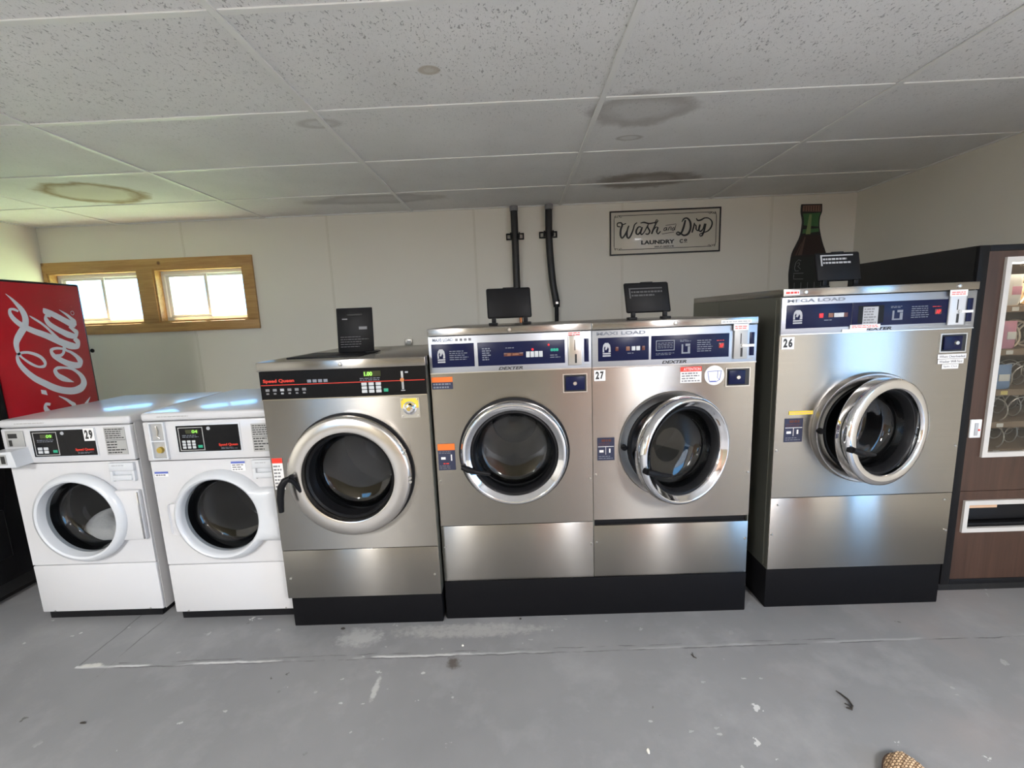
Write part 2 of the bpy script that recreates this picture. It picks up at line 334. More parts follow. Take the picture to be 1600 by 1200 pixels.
        if label: o['label'] = label
        return o

def tag(o, label=None, cat=None, group=None, kind=None):
    for k, v in (('label', label), ('category', cat), ('group', group), ('kind', kind)):
        if v: o[k] = v
    return o
def empty(name, loc, label, cat, group=None):
    o = bpy.data.objects.new(name, None); o.empty_display_size = .1; COL.objects.link(o); o.location = loc; tag(o, label, cat, group); return o
def crom(P, n=6):
    P = [Vector(p) for p in P]; out = []
    for i in range(len(P)-1):
        a, b2, c2, d2 = P[max(i-1, 0)], P[i], P[i+1], P[min(i+2, len(P)-1)]
        for k in range(n):
            t = k/n; out.append(.5*((2*b2)+(c2-a)*t+(2*a-5*b2+4*c2-d2)*t*t+(-a+3*b2-3*c2+d2)*t**3))
    return out+[P[-1]]
def ribbon(mb, E, conv, n=6, T=None):
    """E: rows of left and right edge points in units of 0.1 mm"""
    Lf = crom([(a[0]/1e4, a[1]/1e4) if False else Vector((a[0]/1e4, a[1]/1e4, 0)) for a in E], n); Rt = crom([Vector((a[2]/1e4, a[3]/1e4, 0)) for a in E], n)
    k = len(Lf); vs = [conv(p.x, p.y) for p in Lf]+[conv(p.x, p.y) for p in Rt]; mb.add(vs, [(i, i+1, k+i+1, k+i) for i in range(k-1)], T)

def text_mesh(s, bold=0):
    c = bpy.data.curves.new('t', 'FONT'); c.body = s; c.extrude = .012; c.offset = bold; c.resolution_u = 3
    o = bpy.data.objects.new('t', c); COL.objects.link(o); dg = bpy.context.evaluated_depsgraph_get(); me = bpy.data.meshes.new_from_object(o.evaluated_get(dg))
    vs = [v.co.copy() for v in me.vertices]; fs = [tuple(p.vertices) for p in me.polygons]
    bpy.data.objects.remove(o); bpy.data.curves.remove(c); bpy.data.meshes.remove(me)
    x0 = min(v.x for v in vs); x1 = max(v.x for v in vs); y0 = min(v.y for v in vs); y1 = max(v.y for v in vs)
    return [((v.x-x0)/(x1-x0), (v.y-y0)/(y1-y0), v.z) for v in vs], fs
def text(mb, s, x0, x1, z0, z1, y, bold=0, shear=0, T=None):
    vs, fs = text_mesh(s, bold); mb.add([(x0+a*(x1-x0)+shear*b2*(z1-z0), y-.0006-c2*.02, z0+b2*(z1-z0)) for a, b2, c2 in vs], fs, T)
def rows(mb, x0, x1, z0, z1, n, y, fill=.5, T=None, jag=.3):
    """rows of illegible small print"""
    h = (z1-z0)/n
    for i in range(n):
        x = x0; xe = x1-(x1-x0)*jag*random.random()
        while x < xe-.001:
            w = random.uniform(.006, .018); mb.box(x, min(x+w, xe), y-.0006, y, z1-(i+.5+fill/2)*h, z1-(i+.5-fill/2)*h, T=T); x += w+.003

# ------------------------------------------------------------------ the room
def S(mb, name, m, **k):
    o = mb.build(name, m, **k); o['kind'] = 'structure'; return o
T_ = .12
S(MB().box(XL-.1, XR+.1, YF-.1, YB+.1, -.15, 0), 'floor', M['floor'], smooth=0)
S(MB().box(XL-.1, XR+.1, YF-.1, YB+.1, HC, HC+.02), 'ceiling', M['tile'], smooth=0)
gx0, gy0 = .396, 1.984
mb = MB()
xs = [gx0+i*1.22 for i in range(-4, 3) if XL < gx0+i*1.22 < XR]; ys = [gy0+j*.61 for j in range(-8, 4) if YF < gy0+j*.61 < YB-.05]
for x in xs: mb.box(x-.012, x+.012, YF, YB, HC-.007, HC, .0015, 1)
for y in ys:
    e = [XL]+xs+[XR]
    for a, b2 in zip(e, e[1:]): mb.box(a+.0125, b2-.0125, y-.012, y+.012, HC-.005, HC, .0015, 1)
e = .018
mb.box(XL, XR, YB-e, YB, HC-.006, HC).box(XL, XR, YF, YF+e, HC-.006, HC).box(XL, XL+e, YF, YB, HC-.006, HC).box(XR-e, XR, YF, YB, HC-.006, HC)
S(mb, 'trim_1', M['grid'], smooth=0)
# back wall with two window openings
O1, O2, WZ0, WZ1 = (-3.94, -3.17), (-3.04, -2.274), 1.361, 1.808
mb = MB()
for a in ((XL-T_, XR+T_, -.1, WZ0), (XL-T_, XR+T_, WZ1, HC+.1), (XL-T_, O1[0], WZ0, WZ1), (O1[1], O2[0], WZ0, WZ1), (O2[1], XR+T_, WZ0, WZ1)):
    mb.box(a[0], a[1], YB, YB+T_, a[2], a[3])
S(mb, 'wall_back', M['wall'], smooth=0)
mb = MB()
for i in range(-3, 3):
    x = -.3166+i*1.22
    if XL < x < XR:
        for z0, z1 in (((.1, HC-.006),) if not -3.99 < x < -2.18 else ((.1, 1.28), (1.893, HC-.006))): mb.box(x-.009, x+.009, YB-.003, YB, z0, z1, .001, 1)
S(mb, 'trim_2', M['seam'], smooth=0)
S(MB().box(XL-T_, XL, YF-T_, YB, -.1, HC+.1), 'wall_left', M['wall'], smooth=0)
mb = MB(); e = [XL-T_]+[v for w_ in FW for v in w_[:2]]+[XR+T_]; fz0, fz1 = FW[0][2], FW[0][3]
mb.box(XL-T_, XR+T_, YF-T_, YF, -.1, fz0).box(XL-T_, XR+T_, YF-T_, YF, fz1, HC+.1)
for k in (0, 2, 4): mb.box(e[k], e[k+1], YF-T_, YF, fz0, fz1)
S(mb, 'wall_front', M['tan'], smooth=0)
for k, (a, b2, c2, d2) in enumerate(FW):
    o = S(MB().box(a, b2, YF-.08, YF-.03, c2, c2+.045).box(a, b2, YF-.08, YF-.03, d2-.045, d2).box(a, a+.045, YF-.08, YF-.03, c2+.045, d2-.045).box(b2-.045, b2, YF-.08, YF-.03, c2+.045, d2-.045).box((a+b2)/2-.025, (a+b2)/2+.025, YF-.08, YF-.03, c2+.045, d2-.045), 'window_%d' % (k+3), M['vinyl'])
    MB().box(a+.04, b2-.04, YF-.058, YF-.054, c2+.04, d2-.04).build('window_pane', M['glass'], o, smooth=0)
mb = MB().box(XR, XR+T_, YF, DY0, -.1, HC+.1).box(XR, XR+T_, DY1, YB, -.1, HC+.1).box(XR, XR+T_, DY0, DY1, DZ, HC+.1)
S(mb, 'wall_right', M['wall'], smooth=0)
S(MB().box(XL-.4, XR+.4, YF-.4, YB+.4, HC+.1, HC+.16), 'roof', M['roofing'], smooth=0)
S(MB().box(-60, 60, YB+T_, 60, -.2, -.12), 'ground_grass', M['grass'], smooth=0)
S(MB().box(XR+T_, 60, -60, YB+T_, -.2, -.12).box(-60, XR+T_, -60, YF-T_, -.2, -.12).box(-60, XL-T_, YF-T_, YB+T_, -.2, -.12), 'ground_paving', M['paving'], smooth=0)
# doorway beside the camera
S(MB().box(XR-.015, XR+T_+.01, DY0-.05, DY0, 0, DZ+.05, .003).box(XR-.015, XR+T_+.01, DY1, DY1+.05, 0, DZ+.05, .003).box(XR-.015, XR+T_+.01, DY0, DY1, DZ, DZ+.05, .003).box(XR, XR+T_, DY0, DY1, -.1, .012), 'door_1', M['vinyl'])
# brown panelling, noticeboard side of the room behind the camera
S(MB().box(.55, FW[1][0], YF, YF+.012, 0, HC-.006).box(FW[1][1], XR, YF, YF+.012, 0, HC-.006).box(FW[1][0], FW[1][1], YF, YF+.012, 0, fz0).box(FW[1][0], FW[1][1], YF, YF+.012, fz1, HC-.006), 'trim_3', M['panelling'], smooth=0)
# window units
for k, (a, b2) in enumerate((O1, O2)):
    y = YB+.055; w = .042
    fr = MB().box(a, b2, y, y+.05, WZ0, WZ0+w, .004).box(a, b2, y, y+.05, WZ1-w, WZ1, .004).box(a, a+w, y, y+.05, WZ0+w, WZ1-w, .004).box(b2-w, b2, y, y+.05, WZ0+w, WZ1-w, .004)
    o = S(fr, 'window_%d' % (k+1), M['vinyl']); o['label'] = 'white vinyl sliding window in knotty pine surround, %s one' % ('left' if k == 0 else 'right')
    c = (a+b2)/2; org = o.location
    s = MB()
    for p, q, yy in ((a+w, c+.014, y+.012), (c-.014, b2-w, y+.028)):
        s.box(p, q, yy, yy+.014, WZ0+w, WZ0+w+.022, .002).box(p, q, yy, yy+.014, WZ1-w-.022, WZ1-w, .002).box(p, p+.026, yy, yy+.014, WZ0+w+.022, WZ1-w-.022, .002).box(q-.026, q, yy, yy+.014, WZ0+w+.022, WZ1-w-.022, .002)
    s.build('window_sash', M['vinyl'], o)
    MB().box(a+w+.02, c, y+.018, y+.021, WZ0+w+.02, WZ1-w-.02).box(c, b2-w-.02, y+.034, y+.037, WZ0+w+.02, WZ1-w-.02).build('window_pane', M['glass'], o, smooth=0)
mb = MB(); p = .02
mb.box(-3.971, -2.187, YB-p, YB, 1.808, 1.891, .003).box(-3.971, -2.187, YB-p, YB, 1.282, 1.361, .003).box(-3.971, -3.94, YB-p, YB, 1.361, 1.808, .003).box(-3.17, -3.04, YB-p, YB, 1.361, 1.808, .003).box(-2.274, -2.187, YB-p, YB, 1.361, 1.808, .003)
t = .014
for a, b2 in (O1, O2):
    mb.box(a, a+t, YB-p*.5, YB+.055, WZ0+t, WZ1-t).box(b2-t, b2, YB-p*.5, YB+.055, WZ0+t, WZ1-t).box(a, b2, YB-p*.5, YB+.055, WZ0, WZ0+t).box(a, b2, YB-p*.5, YB+.055, WZ1-t, WZ1)
S(mb, 'trim_4', M['pine'])

# ceiling light fixtures behind the camera
for k, (x, y) in enumerate(TROF):
    r = empty('ceiling_light', (x, y, HC-.007), 'long fluorescent ceiling fixture behind the viewer, %s side' % ('left' if k == 0 else 'right'), 'ceiling light')
    og = (x, y, HC-.007)
    MB().box(x-.2, x+.2, y-.6, y+.6, HC-.045, HC-.008, .006).build('light_housing', M['vinyl'], r, og)
    for d in (-.09, .09): MB().tube([(x+d, y-.56, HC-.06), (x+d, y+.56, HC-.06)], .013, 10).build('fluorescent_tube', M['lampdiff'], r, og)


# traced lettering, edge pairs in 0.1 mm on each face
COKE= [[(21947,15048,21959,15061),(22115,14806,22186,14879),(22285,14499,22424,14624),(22407,14234,22613,14378),(22468,13959,22737,14067),(22457,13713,22756,13720),(22367,13490,22646,13352),(22162,13230,22417,13032),(21938,12889,22202,12738),(21838,12573,22091,12546),(21845,12249,22048,12286),(21904,12031,22041,12107),(22065,11790,22139,11864),(22387,11439,22467,11548),(22738,11231,22780,11344),(23071,11215,23018,11363),(23205,11487,23051,11455),(23066,11802,22940,11683),(22797,12008,22716,11863),(22435,12140,22396,12004),(22086,12139,22094,12012),(21853,11989,21964,11930),(21797,11657,21975,11710),(21890,11308,22086,11443),(22115,10919,22318,11109),(22417,10544,22618,10792),(22806,10227,22999,10512),(23244,9893,23426,10215),(23744,9652,23867,10010),(24308,9523,24332,9925),(24833,9612,24654,9994),(25148,9992,24814,10108),(25100,10439,24841,10348),(24844,10788,24696,10655),(24487,11041,24415,10910),(24060,11147,24030,11024),(23694,11194,23714,11022),(23454,10996,23651,10971),(23530,10647,23733,10801),(23776,10387,23956,10637),(24066,10270,24172,10462),(24427,10201,24436,10217)],[(24209,12193,24179,12080),(23849,12264,23837,12117),(23497,12159,23643,12064),(23513,11780,23705,11910),(23775,11480,23954,11702),(24148,11199,24320,11476),(24538,10997,24657,11342),(24982,10999,24873,11304),(25172,11377,24873,11319),(24961,11712,24785,11573),(24644,11968,24543,11844),(24381,12104,24290,12003),(24268,12282,24160,12203)],[(24155,12170,24281,12171),(24125,11986,24264,11926),(24003,11870,24044,11711),(23776,11865,23759,11725)],[(22382,14235,22331,14145),(22183,14357,22138,14230),(21949,14307,22051,14223),(21889,14001,22056,14083),(22030,13669,22203,13837),(22326,13342,22491,13571),(22791,13045,22945,13313),(23306,12790,23474,13088),(23741,12536,23934,12849),(24204,12265,24403,12605),(24627,12081,24770,12449),(25076,12103,24938,12384),(25217,12524,24941,12438),(25014,12749,24833,12599)],[(23560,14368,23585,14383),(23534,14101,23734,14345),(23823,13970,23990,14240),(24147,13782,24332,14047),(24517,13547,24708,13816),(24832,13342,25038,13652),(25075,13301,25199,13502)],[(25194,13416,24970,13389),(25201,13710,24988,13607),(24994,13903,24863,13781),(24764,14107,24675,14008),(24392,14315,24373,14291)],[(23900,13999,23846,13864),(23641,14061,23678,13904),(23499,13783,23690,13840),(23601,13466,23803,13638),(23864,13203,24051,13437),(24199,12966,24382,13231),(24590,12726,24757,13047),(25035,12679,24976,12954),(25225,13076,24982,12992),(24990,13292,24848,13155),(24822,13428,24711,13317)],[(22807,13950,22828,13978),(22959,13788,23023,13873),(23278,13528,23358,13621),(23563,13212,23664,13306),(23814,12848,23941,12954),(24072,12481,24225,12586),(24201,12215,24331,12264),(24214,12011,24341,12033)]]
HYPHEN= [(22646,10062),(22894,9985),(22924,9717),(22644,9847)]
TAIL= [(25199,9211,25210,9201),(24986,9045,25072,8970),(24811,8908,24952,8781)]
WASH= [[(8865,19903,8850,19830),(8659,19943,8598,19897),(8656,20118,8602,20175),(8906,20132,8940,20212),(8953,19992,9064,19981),(8829,19657,8951,19632),(8808,19197,8931,19209),(8978,18920,8997,19032),(9228,19109,9142,19170),(9453,19542,9375,19578),(9595,19918,9521,19947)],[(8923,20021,8923,20084),(9126,20013,9113,20076),(9329,20089,9303,20148)],[(9474,19882,9550,19861),(9346,19444,9457,19424),(9341,19075,9463,19097),(9520,18891,9507,19005),(9736,19079,9645,19133),(9949,19586,9863,19620),(10057,19956,9988,19996),(10252,20119,10209,20168)],[(10573,19815,10573,19739),(10318,19824,10370,19749),(10112,19548,10224,19509),(10123,19253,10229,19298),(10344,19173,10297,19266),(10550,19397,10469,19443),(10606,19772,10684,19776),(10458,19365,10575,19348),(10583,19148,10582,19243),(10819,19326,10765,19364),(11173,19941,11120,19981),(11058,19736,11148,19749),(11210,19420,11315,19421),(11110,19238,11157,19159),(10915,19270,10906,19195)],[(11465,19173,11366,19213),(11624,19575,11527,19619),(11820,20007,11739,20052),(11960,20218,11895,20229),(11794,20315,11838,20267),(11640,20017,11699,19987)],[(11525,19391,11472,19431),(11760,19672,11715,19736),(11864,19666,11965,19689),(11787,19365,11892,19366),(11952,19146,11941,19235),(12177,19361,12130,19407)],[(10497,20070,10488,20120),(10784,20086,10789,20180),(11176,19982,11182,20076),(11514,20019,11496,20100),(11805,20098,11791,20147)],[(12622,19690,12645,19644),(12438,19609,12478,19575),(12403,19421,12452,19450),(12577,19424,12540,19462),(12690,19640,12682,19690),(12629,19442,12684,19461),(12772,19454,12762,19491)],[(12812,19425,12762,19443),(12882,19640,12842,19675),(12990,19665,13035,19688),(12959,19443,13007,19459),(13101,19466,13087,19502)],[(13232,19662,13264,19621),(13090,19560,13135,19533),(13102,19399,13128,19441),(13267,19451,13222,19480),(13398,19861,13430,19899),(13252,19442,13304,19435),(13389,19454,13375,19490)],[(12556,19806,12550,19837),(13416,19896,13410,19927)],[(12271,19142,12265,19174),(13251,19260,13245,19292)],[(14113,20196,14215,20167),(13945,19582,14070,19538),(13790,19211,13887,19141),(13605,19078,13619,18989),(13491,19148,13415,19134),(13560,19225,13551,19301),(13752,19122,13794,19198),(14070,18920,14073,19033),(14459,19058,14359,19146),(14660,19523,14531,19548),(14606,20058,14483,20023),(14325,20358,14283,20269),(14018,20317,14071,20243),(13852,20052,13896,20022)],[(14766,19151,14677,19179),(14890,19575,14794,19602),(14951,19922,14874,19941)],[(14820,19801,14853,19854),(14998,19689,15072,19723),(15015,19410,15095,19434),(15204,19271,15173,19349),(15351,19491,15277,19521),(15328,19801,15416,19772),(15223,19382,15334,19382),(15424,19187,15401,19287),(15651,19411,15581,19450),(15773,19822,15698,19847)],[(15779,19843,15875,19818),(15658,19319,15765,19283),(15511,18944,15593,18887),(15428,18899,15390,18843),(15402,19011,15356,19050),(15651,19097,15625,19157),(16052,19222,15999,19290),(16335,19558,16245,19600),(16374,19965,16287,19944),(16091,20257,16060,20198),(15728,20310,15745,20236),(15397,20178,15433,20082),(15185,20152,15152,20066),(15066,20300,15014,20266)]]
BOT= [(23554,21018,25197,20985),(23538,20457,25223,20387),(23656,19958,25093,19934),(23699,19496,25098,19225),(23594,18574,25284,18433),(23338,17939,25471,17851),(23075,17372,25712,17265),(22956,16870,25854,16825),(22845,15560,26116,15428),(22913,14376,26223,14244)]

# ------------------------------------------------------------------ washing machines
class Mach:
    """a machine at left edge x0, front plane yf; parts are given in (x from left edge, y from the front, z above the floor)"""
    def __init__(s, name, x0, yf, w, zb, label, group):
        s.x0, s.yf, s.w = x0, yf, w; s.org = (w/2, 0, zb); s.r = empty(name, (x0+w/2, yf, zb), label, 'washing machine', group)
    def p(s, mb, name, m, parent=None, label=None, smooth=35): return mb.build(name, M[m] if isinstance(m, str) else m, parent or s.r, s.org, smooth, label)
def rotT(hx, hy, ang):
    c, s_ = math.cos(ang), math.sin(ang)
    return lambda p: Vector((hx+(p.x-hx)*c-(p.y-hy)*s_, hy+(p.x-hx)*s_+(p.y-hy)*c, p.z))

def drum(q, cx, cz, r, y0=.02, depth=.42, ymax=.5):
    q.p(MB().lathe([(r*1.14, y0), (r*1.14, y0+.05), (r*1.0, y0+.06), (r*.985, y0+.075)], (cx, 0, cz)), 'door_gasket', 'rubber')
    d = q.p(MB().lathe([(r*1.0, y0+.06), (r*1.22, y0+.09), (r*1.22, y0+depth), (r*.7, y0+depth+.012), (r*.66, y0+depth+.002), (r*.2, y0+depth), (1e-4, y0+depth+.01)], (cx, 0, cz)), 'drum', 'drum')
    for k in range(3):
        a = 2*PI*k/3+.5; T = lambda p, a=a: Vector((cx+(p.x)*math.cos(a)-(p.z)*math.sin(a), p.y, cz+(p.x)*math.sin(a)+(p.z)*math.cos(a))); mb = MB()
        mb.prism([(r*1.22, -.035), (r*1.02, -.010), (r*1.02, .010), (r*1.22, .035)], y0+.1, y0+depth-.01, T)
        q.p(mb, 'drum_lifter', 'drum', d)
    return d
def bowl(q, cx, cz, r, y, depth, parent, T=None, m='dglass'):
    return q.p(MB().lathe([(r, y), (r*.965, y+depth*.45), (r*.90, y+depth*.85), (r*.80, y+depth*.98), (r*.4, y+depth), (1e-4, y+depth)], (cx, 0, cz), T=T), 'door_glass', m, parent, smooth=60)
def number_plate(q, s, x0, x1, z0, z1, y=-.001):
    o = q.p(MB().box(x0, x1, y-.001, y, z0, z1), 'number_sticker', 'wpaper', label='white sticker with black number '+s)
    mb = MB(); w = (x1-x0)
    for i, ch in enumerate(s): text(mb, ch, x0+w*(.13+.40*i), x0+w*(.13+.40*i+.32), z0+(z1-z0)*.16, z0+(z1-z0)*.88, y-.001, bold=.045)
    q.p(mb, 'lettering', 'ink', o, smooth=0)
def sticker(q, x0, x1, z0, z1, m, name='sticker', y=-.001, top=None, tm=None, n=5, ink='inkgrey', label=None, heading=None, hm='wpaper'):
    o = q.p(MB().box(x0, x1, y-.0008, y, z0, z1), name, m, label=label)
    zt = z1
    if top:
        zt = z1-(z1-z0)*top; q.p(MB().box(x0, x1, y-.0014, y-.0009, zt, z1), 'sticker_heading', tm, o)
    if heading:
        mb = MB(); text(mb, heading, x0+(x1-x0)*.15, x1-(x1-x0)*.06, zt+(z1-zt)*.2, z1-(z1-zt)*.2, y-.0015); q.p(mb, 'lettering', hm, o, smooth=0)
    if n:
        mb = MB(); e = (x1-x0)*.07; rows(mb, x0+e, x1-e, z0+(zt-z0)*.05, zt-(zt-z0)*.05, n, y-.0009); q.p(mb, 'small_print', ink, o, smooth=0)
    return o
def screws(q, pts, r=.006, y=0):
    for x, z in pts: q.p(MB().lathe([(1e-4, y-.004), (r*.7, y-.0035), (r, y-.001), (r, y)], (x, 0, z), 14), 'screw', 'screw')

# ---- white Speed-type front loaders --------------------------------------------------
def white_washer(x0, yf, w, zt, depth, label, kind):
    q = Mach('washing_machine', x0, yf, w, .03, label, 'small white front-loading washers')
    z0 = .035; zs = .269; zp = .745; zc = zt-.036
    cx, cz, hr = (.285, .497, .168)
    mb = MB()
    mb.box(0, .004, .012, depth, z0, zt-.03).box(w-.004, w, .012, depth, z0, zt-.03).box(.004, w-.004, depth-.004, depth, z0, zt-.03).box(.004, w-.004, .02, depth-.004, z0, z0+.004)
    mb.box(.004, w-.004, .014, .02, z0+.004, zc-.002) if False else None
    mb.holed(.001, w-.001, zs+.002, zp-.002, cx, cz, hr+.012, 0, .014)
    q.p(mb, 'cabinet', 'white')
    q.p(MB().box(.001, w-.001, -.002, .014, z0+.004, zs-.002, .005), 'lower_front_panel', 'white')
    q.p(MB().box(-.003, w+.003, -.012, depth+.004, zc, zt, .012, 3), 'top_lid', 'white')
    pz0, pz1 = zp+.003, zc-.002
    fa = q.p(MB().box(.001, w-.001, -.010, .014, pz0, pz1, .006), 'control_panel', 'white')
    y = -.0105
    bx0, bx1, bz0, bz1 = (.133, .405, zp+.033, zp+.147) if kind == 29 else (.143, .405, zp+.040, zp+.152)
    bl = q.p(MB().box(bx0-.006, bx1+.006, y-.002, y, bz0-.006, bz1+.006, .001), 'fascia_bezel', 'white2')
    bk = q.p(MB().box(bx0, bx1, y-.0036, y-.0022, bz0, bz1), 'control_fascia', 'blackgloss'); Y = y-.0038
    kx0, kx1 = bx0+.008, bx0+.112
    mb = MB()
    for a in ((kx0, kx1, bz1-.010, bz1-.007), (kx0, kx1, bz0+.005, bz0+.008), (kx0, kx0+.003, bz0+.008, bz1-.010), (kx1-.003, kx1, bz0+.008, bz1-.010)): mb.box(a[0], a[1], Y-.0008, Y, a[2], a[3])
    q.p(mb, 'keypad_border', 'plate', bk)
    dsp = q.p(MB().box(kx0+.032, kx1-.018, Y-.001, Y, bz1-.034, bz1-.017), 'display', 'lcdoff', bk)
    mb = MB(); text(mb, '09' if kind == 29 else '04', kx1-.045, kx1-.022, bz1-.032, bz1-.019, Y-.0012); q.p(mb, 'lit_digits', 'lcdg', bk, smooth=0)
    for i in range(3 if kind != 29 else 2):
        for j in range(3 if kind != 29 else 2):
            kw = .0145 if kind != 29 else .020; kx = kx0+.012+i*(kw+.006); kz = bz0+.014+j*(.0125 if kind != 29 else .015)
            q.p(MB().box(kx, kx+kw, Y-.002, Y, kz, kz+(.010 if kind != 29 else .012), .0015), 'program_button', 'key', bk)
    q.p(MB().box(kx1-.027, kx1-.008, Y-.002, Y, bz0+.016, bz0+.028, .0015), 'start_button', 'greenkey', bk, label='green start button')
    mb = MB(); rows(mb, kx0+.015, kx1-.01, bz1-.052, bz1-.038, 2, Y, .35); q.p(mb, 'small_print', 'grey', bk, smooth=0)
    q.p(MB().disc((bx0+.137, 0, bz1-.014), .0075, Y-.0015, Y, 16), 'logo_disc', 'greylt', bk)
    mb = MB(); text(mb, 'Speed Queen', bx1-.090, bx1-.010, bz0+.018, bz0+.032, Y, .02); q.p(mb, 'lettering', 'red', bk, label='red maker name lettering', smooth=0)
    mb = MB(); rows(mb, bx1-.082, bx1-.012, bz0+.007, bz0+.016, 2, Y, .3); q.p(mb, 'small_print', 'grey', bk, smooth=0)
    # instruction plate
    ix0, ix1 = (.447, .537) if kind == 29 else (.457, .547)
    pl = q.p(MB().box(ix0, ix1, y-.0015, y, zp+.030, zp+.150), 'instruction_plate', 'plate')
    mb = MB(); rows(mb, ix0+.005, ix1-.005, zp+.100, zp+.146, 5, y-.0015, .4); rows(mb, ix0+.005, ix1-.005, zp+.034, zp+.092, 5, y-.0015, .4, jag=.6); mb.box(ix0+.002, ix1-.002, y-.0022, y-.0016, zp+.094, zp+.0955); q.p(mb, 'small_print', 'ink', pl, smooth=0)
    # coin unit
    if kind == 29:
        cp = q.p(MB().box(.022, .100, y-.003, y, zp+.080, zp+.150, .002), 'coin_plate', 'plate')
        q.p(MB().box(.034, .072, y-.0042, y-.003, zp+.118, zp+.138).box(.034, .046, y-.0045, y-.003, zp+.084, zp+.110), 'coin_slot', 'ink', cp)
        mb = MB(); mb.prism([(.004, zp+.008), (.118, zp+.008), (.106, zp+.076), (.004, zp+.072)], -.075, y+.002); cb = q.p(mb, 'coin_slide', 'white2')
        q.p(MB().box(.040, .082, -.0775, -.0752, zp+.020, zp+.064), 'slide_face', 'plate', cb); q.p(MB().box(.062, .078, -.079, -.0776, zp+.026, zp+.058), 'slide_slot', 'ink', cb)
    else:
        cb = q.p(MB().box(.032, .038, y-.010, y, zp+.012, zp+.172).box(.092, .098, y-.010, y, zp+.012, zp+.172).box(.038, .092, y-.010, y, zp+.166, zp+.172).box(.038, .092, y-.010, y, zp+.012, zp+.018).box(.038, .092, y-.010, y, zp+.088, zp+.094), 'coin_box_frame', 'white2')
        q.p(MB().box(.038, .092, y-.0015, y-.0003, zp+.095, zp+.165), 'coin_plate', 'plate', cb); q.p(MB().tube([(.060, y-.004, zp+.155), (.066, y-.006, zp+.135), (.060, y-.004, zp+.112), (.070, y-.004, zp+.102)], .003, 8), 'coin_lever', 'screw', cb)
        q.p(MB().box(.038, .092, y-.0015, y-.0003, zp+.019, zp+.087), 'lock_plate', 'orange' if False else 'plate', cb); q.p(MB().lathe([(1e-4, -.022), (.012, -.022), (.014, -.012), (.018, -.011), (.018, y)], (.066, 0, zp+.052), 24), 'lock_cylinder', 'brass', cb)
        sticker(q, .000+.012, .070, .676, .698, 'wpaper', n=1, ink='inkgrey', top=.4, tm='blueink'); sticker(q, .345, .405, .690, .732, 'wpaper', n=3, top=.22, tm='blueink')
    # soap drawer
    dr = q.p(MB().box(.440, .548, -.014, 0, .702, .738, .003).box(.440, .454, -.014, 0, .655, .702, .002).box(.536, .548, -.014, 0, .655, .702, .002).box(.454, .536, -.003, 0, .655, .702), 'soap_drawer', 'white2'); q.p(MB().box(.452, .538, -.020, -.004, .660, .684, .006), 'drawer_grip', 'white2', dr)
    mb = MB(); rows(mb, .455, .51, .722, .731, 1, -.0142); q.p(mb, 'small_print', 'greylt', dr, smooth=0)
    # door
    if kind == 29:
        door = MB().lathe([(.196, 0), (.203, -.012), (.202, -.026), (.190, -.042), (.178, -.046), (.171, -.042), (.166, -.028), (.163, .004)], (cx, 0, cz), 80)
        d = q.p(door, 'door', 'white2')
        q.p(MB().box(.447, .556, -.020, -.001, .385, .615, .006), 'hinge_cover', 'white', d); q.p(MB().box(.547, .553, -.024, -.020, .392, .608, .001), 'hinge_strip', 'chrome', d)
    else:
        n = 72; prof = []
        door = MB()
        def rad(a):    # teardrop outline running out towards the hinge on the right
            ca, sa = math.cos(a), math.sin(a); r = .203
            if ca > .45:
                t = min((.262)/ca, .36); wgt = min(1, (ca-.45)/.4); wgt = wgt*wgt*(3-2*wgt); half = .118
                tt = min(t, half/abs(sa) if abs(sa) > 1e-4 else 9); r = r+(max(r, tt)-r)*wgt
            return r
        ring = []
        for k in range(n):
            a = 2*PI*k/n; ro = rad(a); ca, sa = math.cos(a), math.sin(a)
            prof.append([(cx+r*ca, h, cz+r*sa) for r, h in ((ro, 0), (ro, -.016), (ro-.008, -.028), ((ro+.178)/2, -.038), (.178, -.045), (.171, -.041), (.166, -.028), (.163, .004))])
        vs = [p for pr in prof for p in pr]; fs = []
        for k in range(n):
            for j in range(7): a = k*8+j; b2 = ((k+1) % n)*8+j; fs.append((a, b2, b2+1, a+1))
        door.add(vs, fs); d = q.p(door, 'door', 'white2', smooth=50)
        q.p(MB().box(cx-.212, cx-.172, -.034, -.026, cz-.070, cz+.070, .012), 'door_grip', 'white', d)
    bowl(q, cx, cz, .163, -.012, .075, d)
    drum(q, cx, cz, .165, .016, .36)
    if kind == 29: number_plate(q, '29', .362, .408, zp+.096, zp+.150, y-.0040)
    mb = MB(); mb.box(.02, w-.02, .01, depth-.02, 0.002, .034); q.p(mb, 'base', 'black')
    mb = MB(); rows(mb, .07, .21, zt-.020, zt-.014, 1, -.0122, .6, jag=.1); q.p(mb, 'maker_print', 'plate', smooth=0)
    screws(q, [(.06, .045), (w-.06, .045)], .004, -.002)
    return q
a1 = white_washer(-2.216, 1.79, .562, .942, .60, 'white front-load washer numbered 29, next to the red vending machine', 29)
a2 = white_washer(-1.577, 1.762, .560, .955, .60, 'white front-load washer between washer 29 and the steel washer with black fascia', 28)
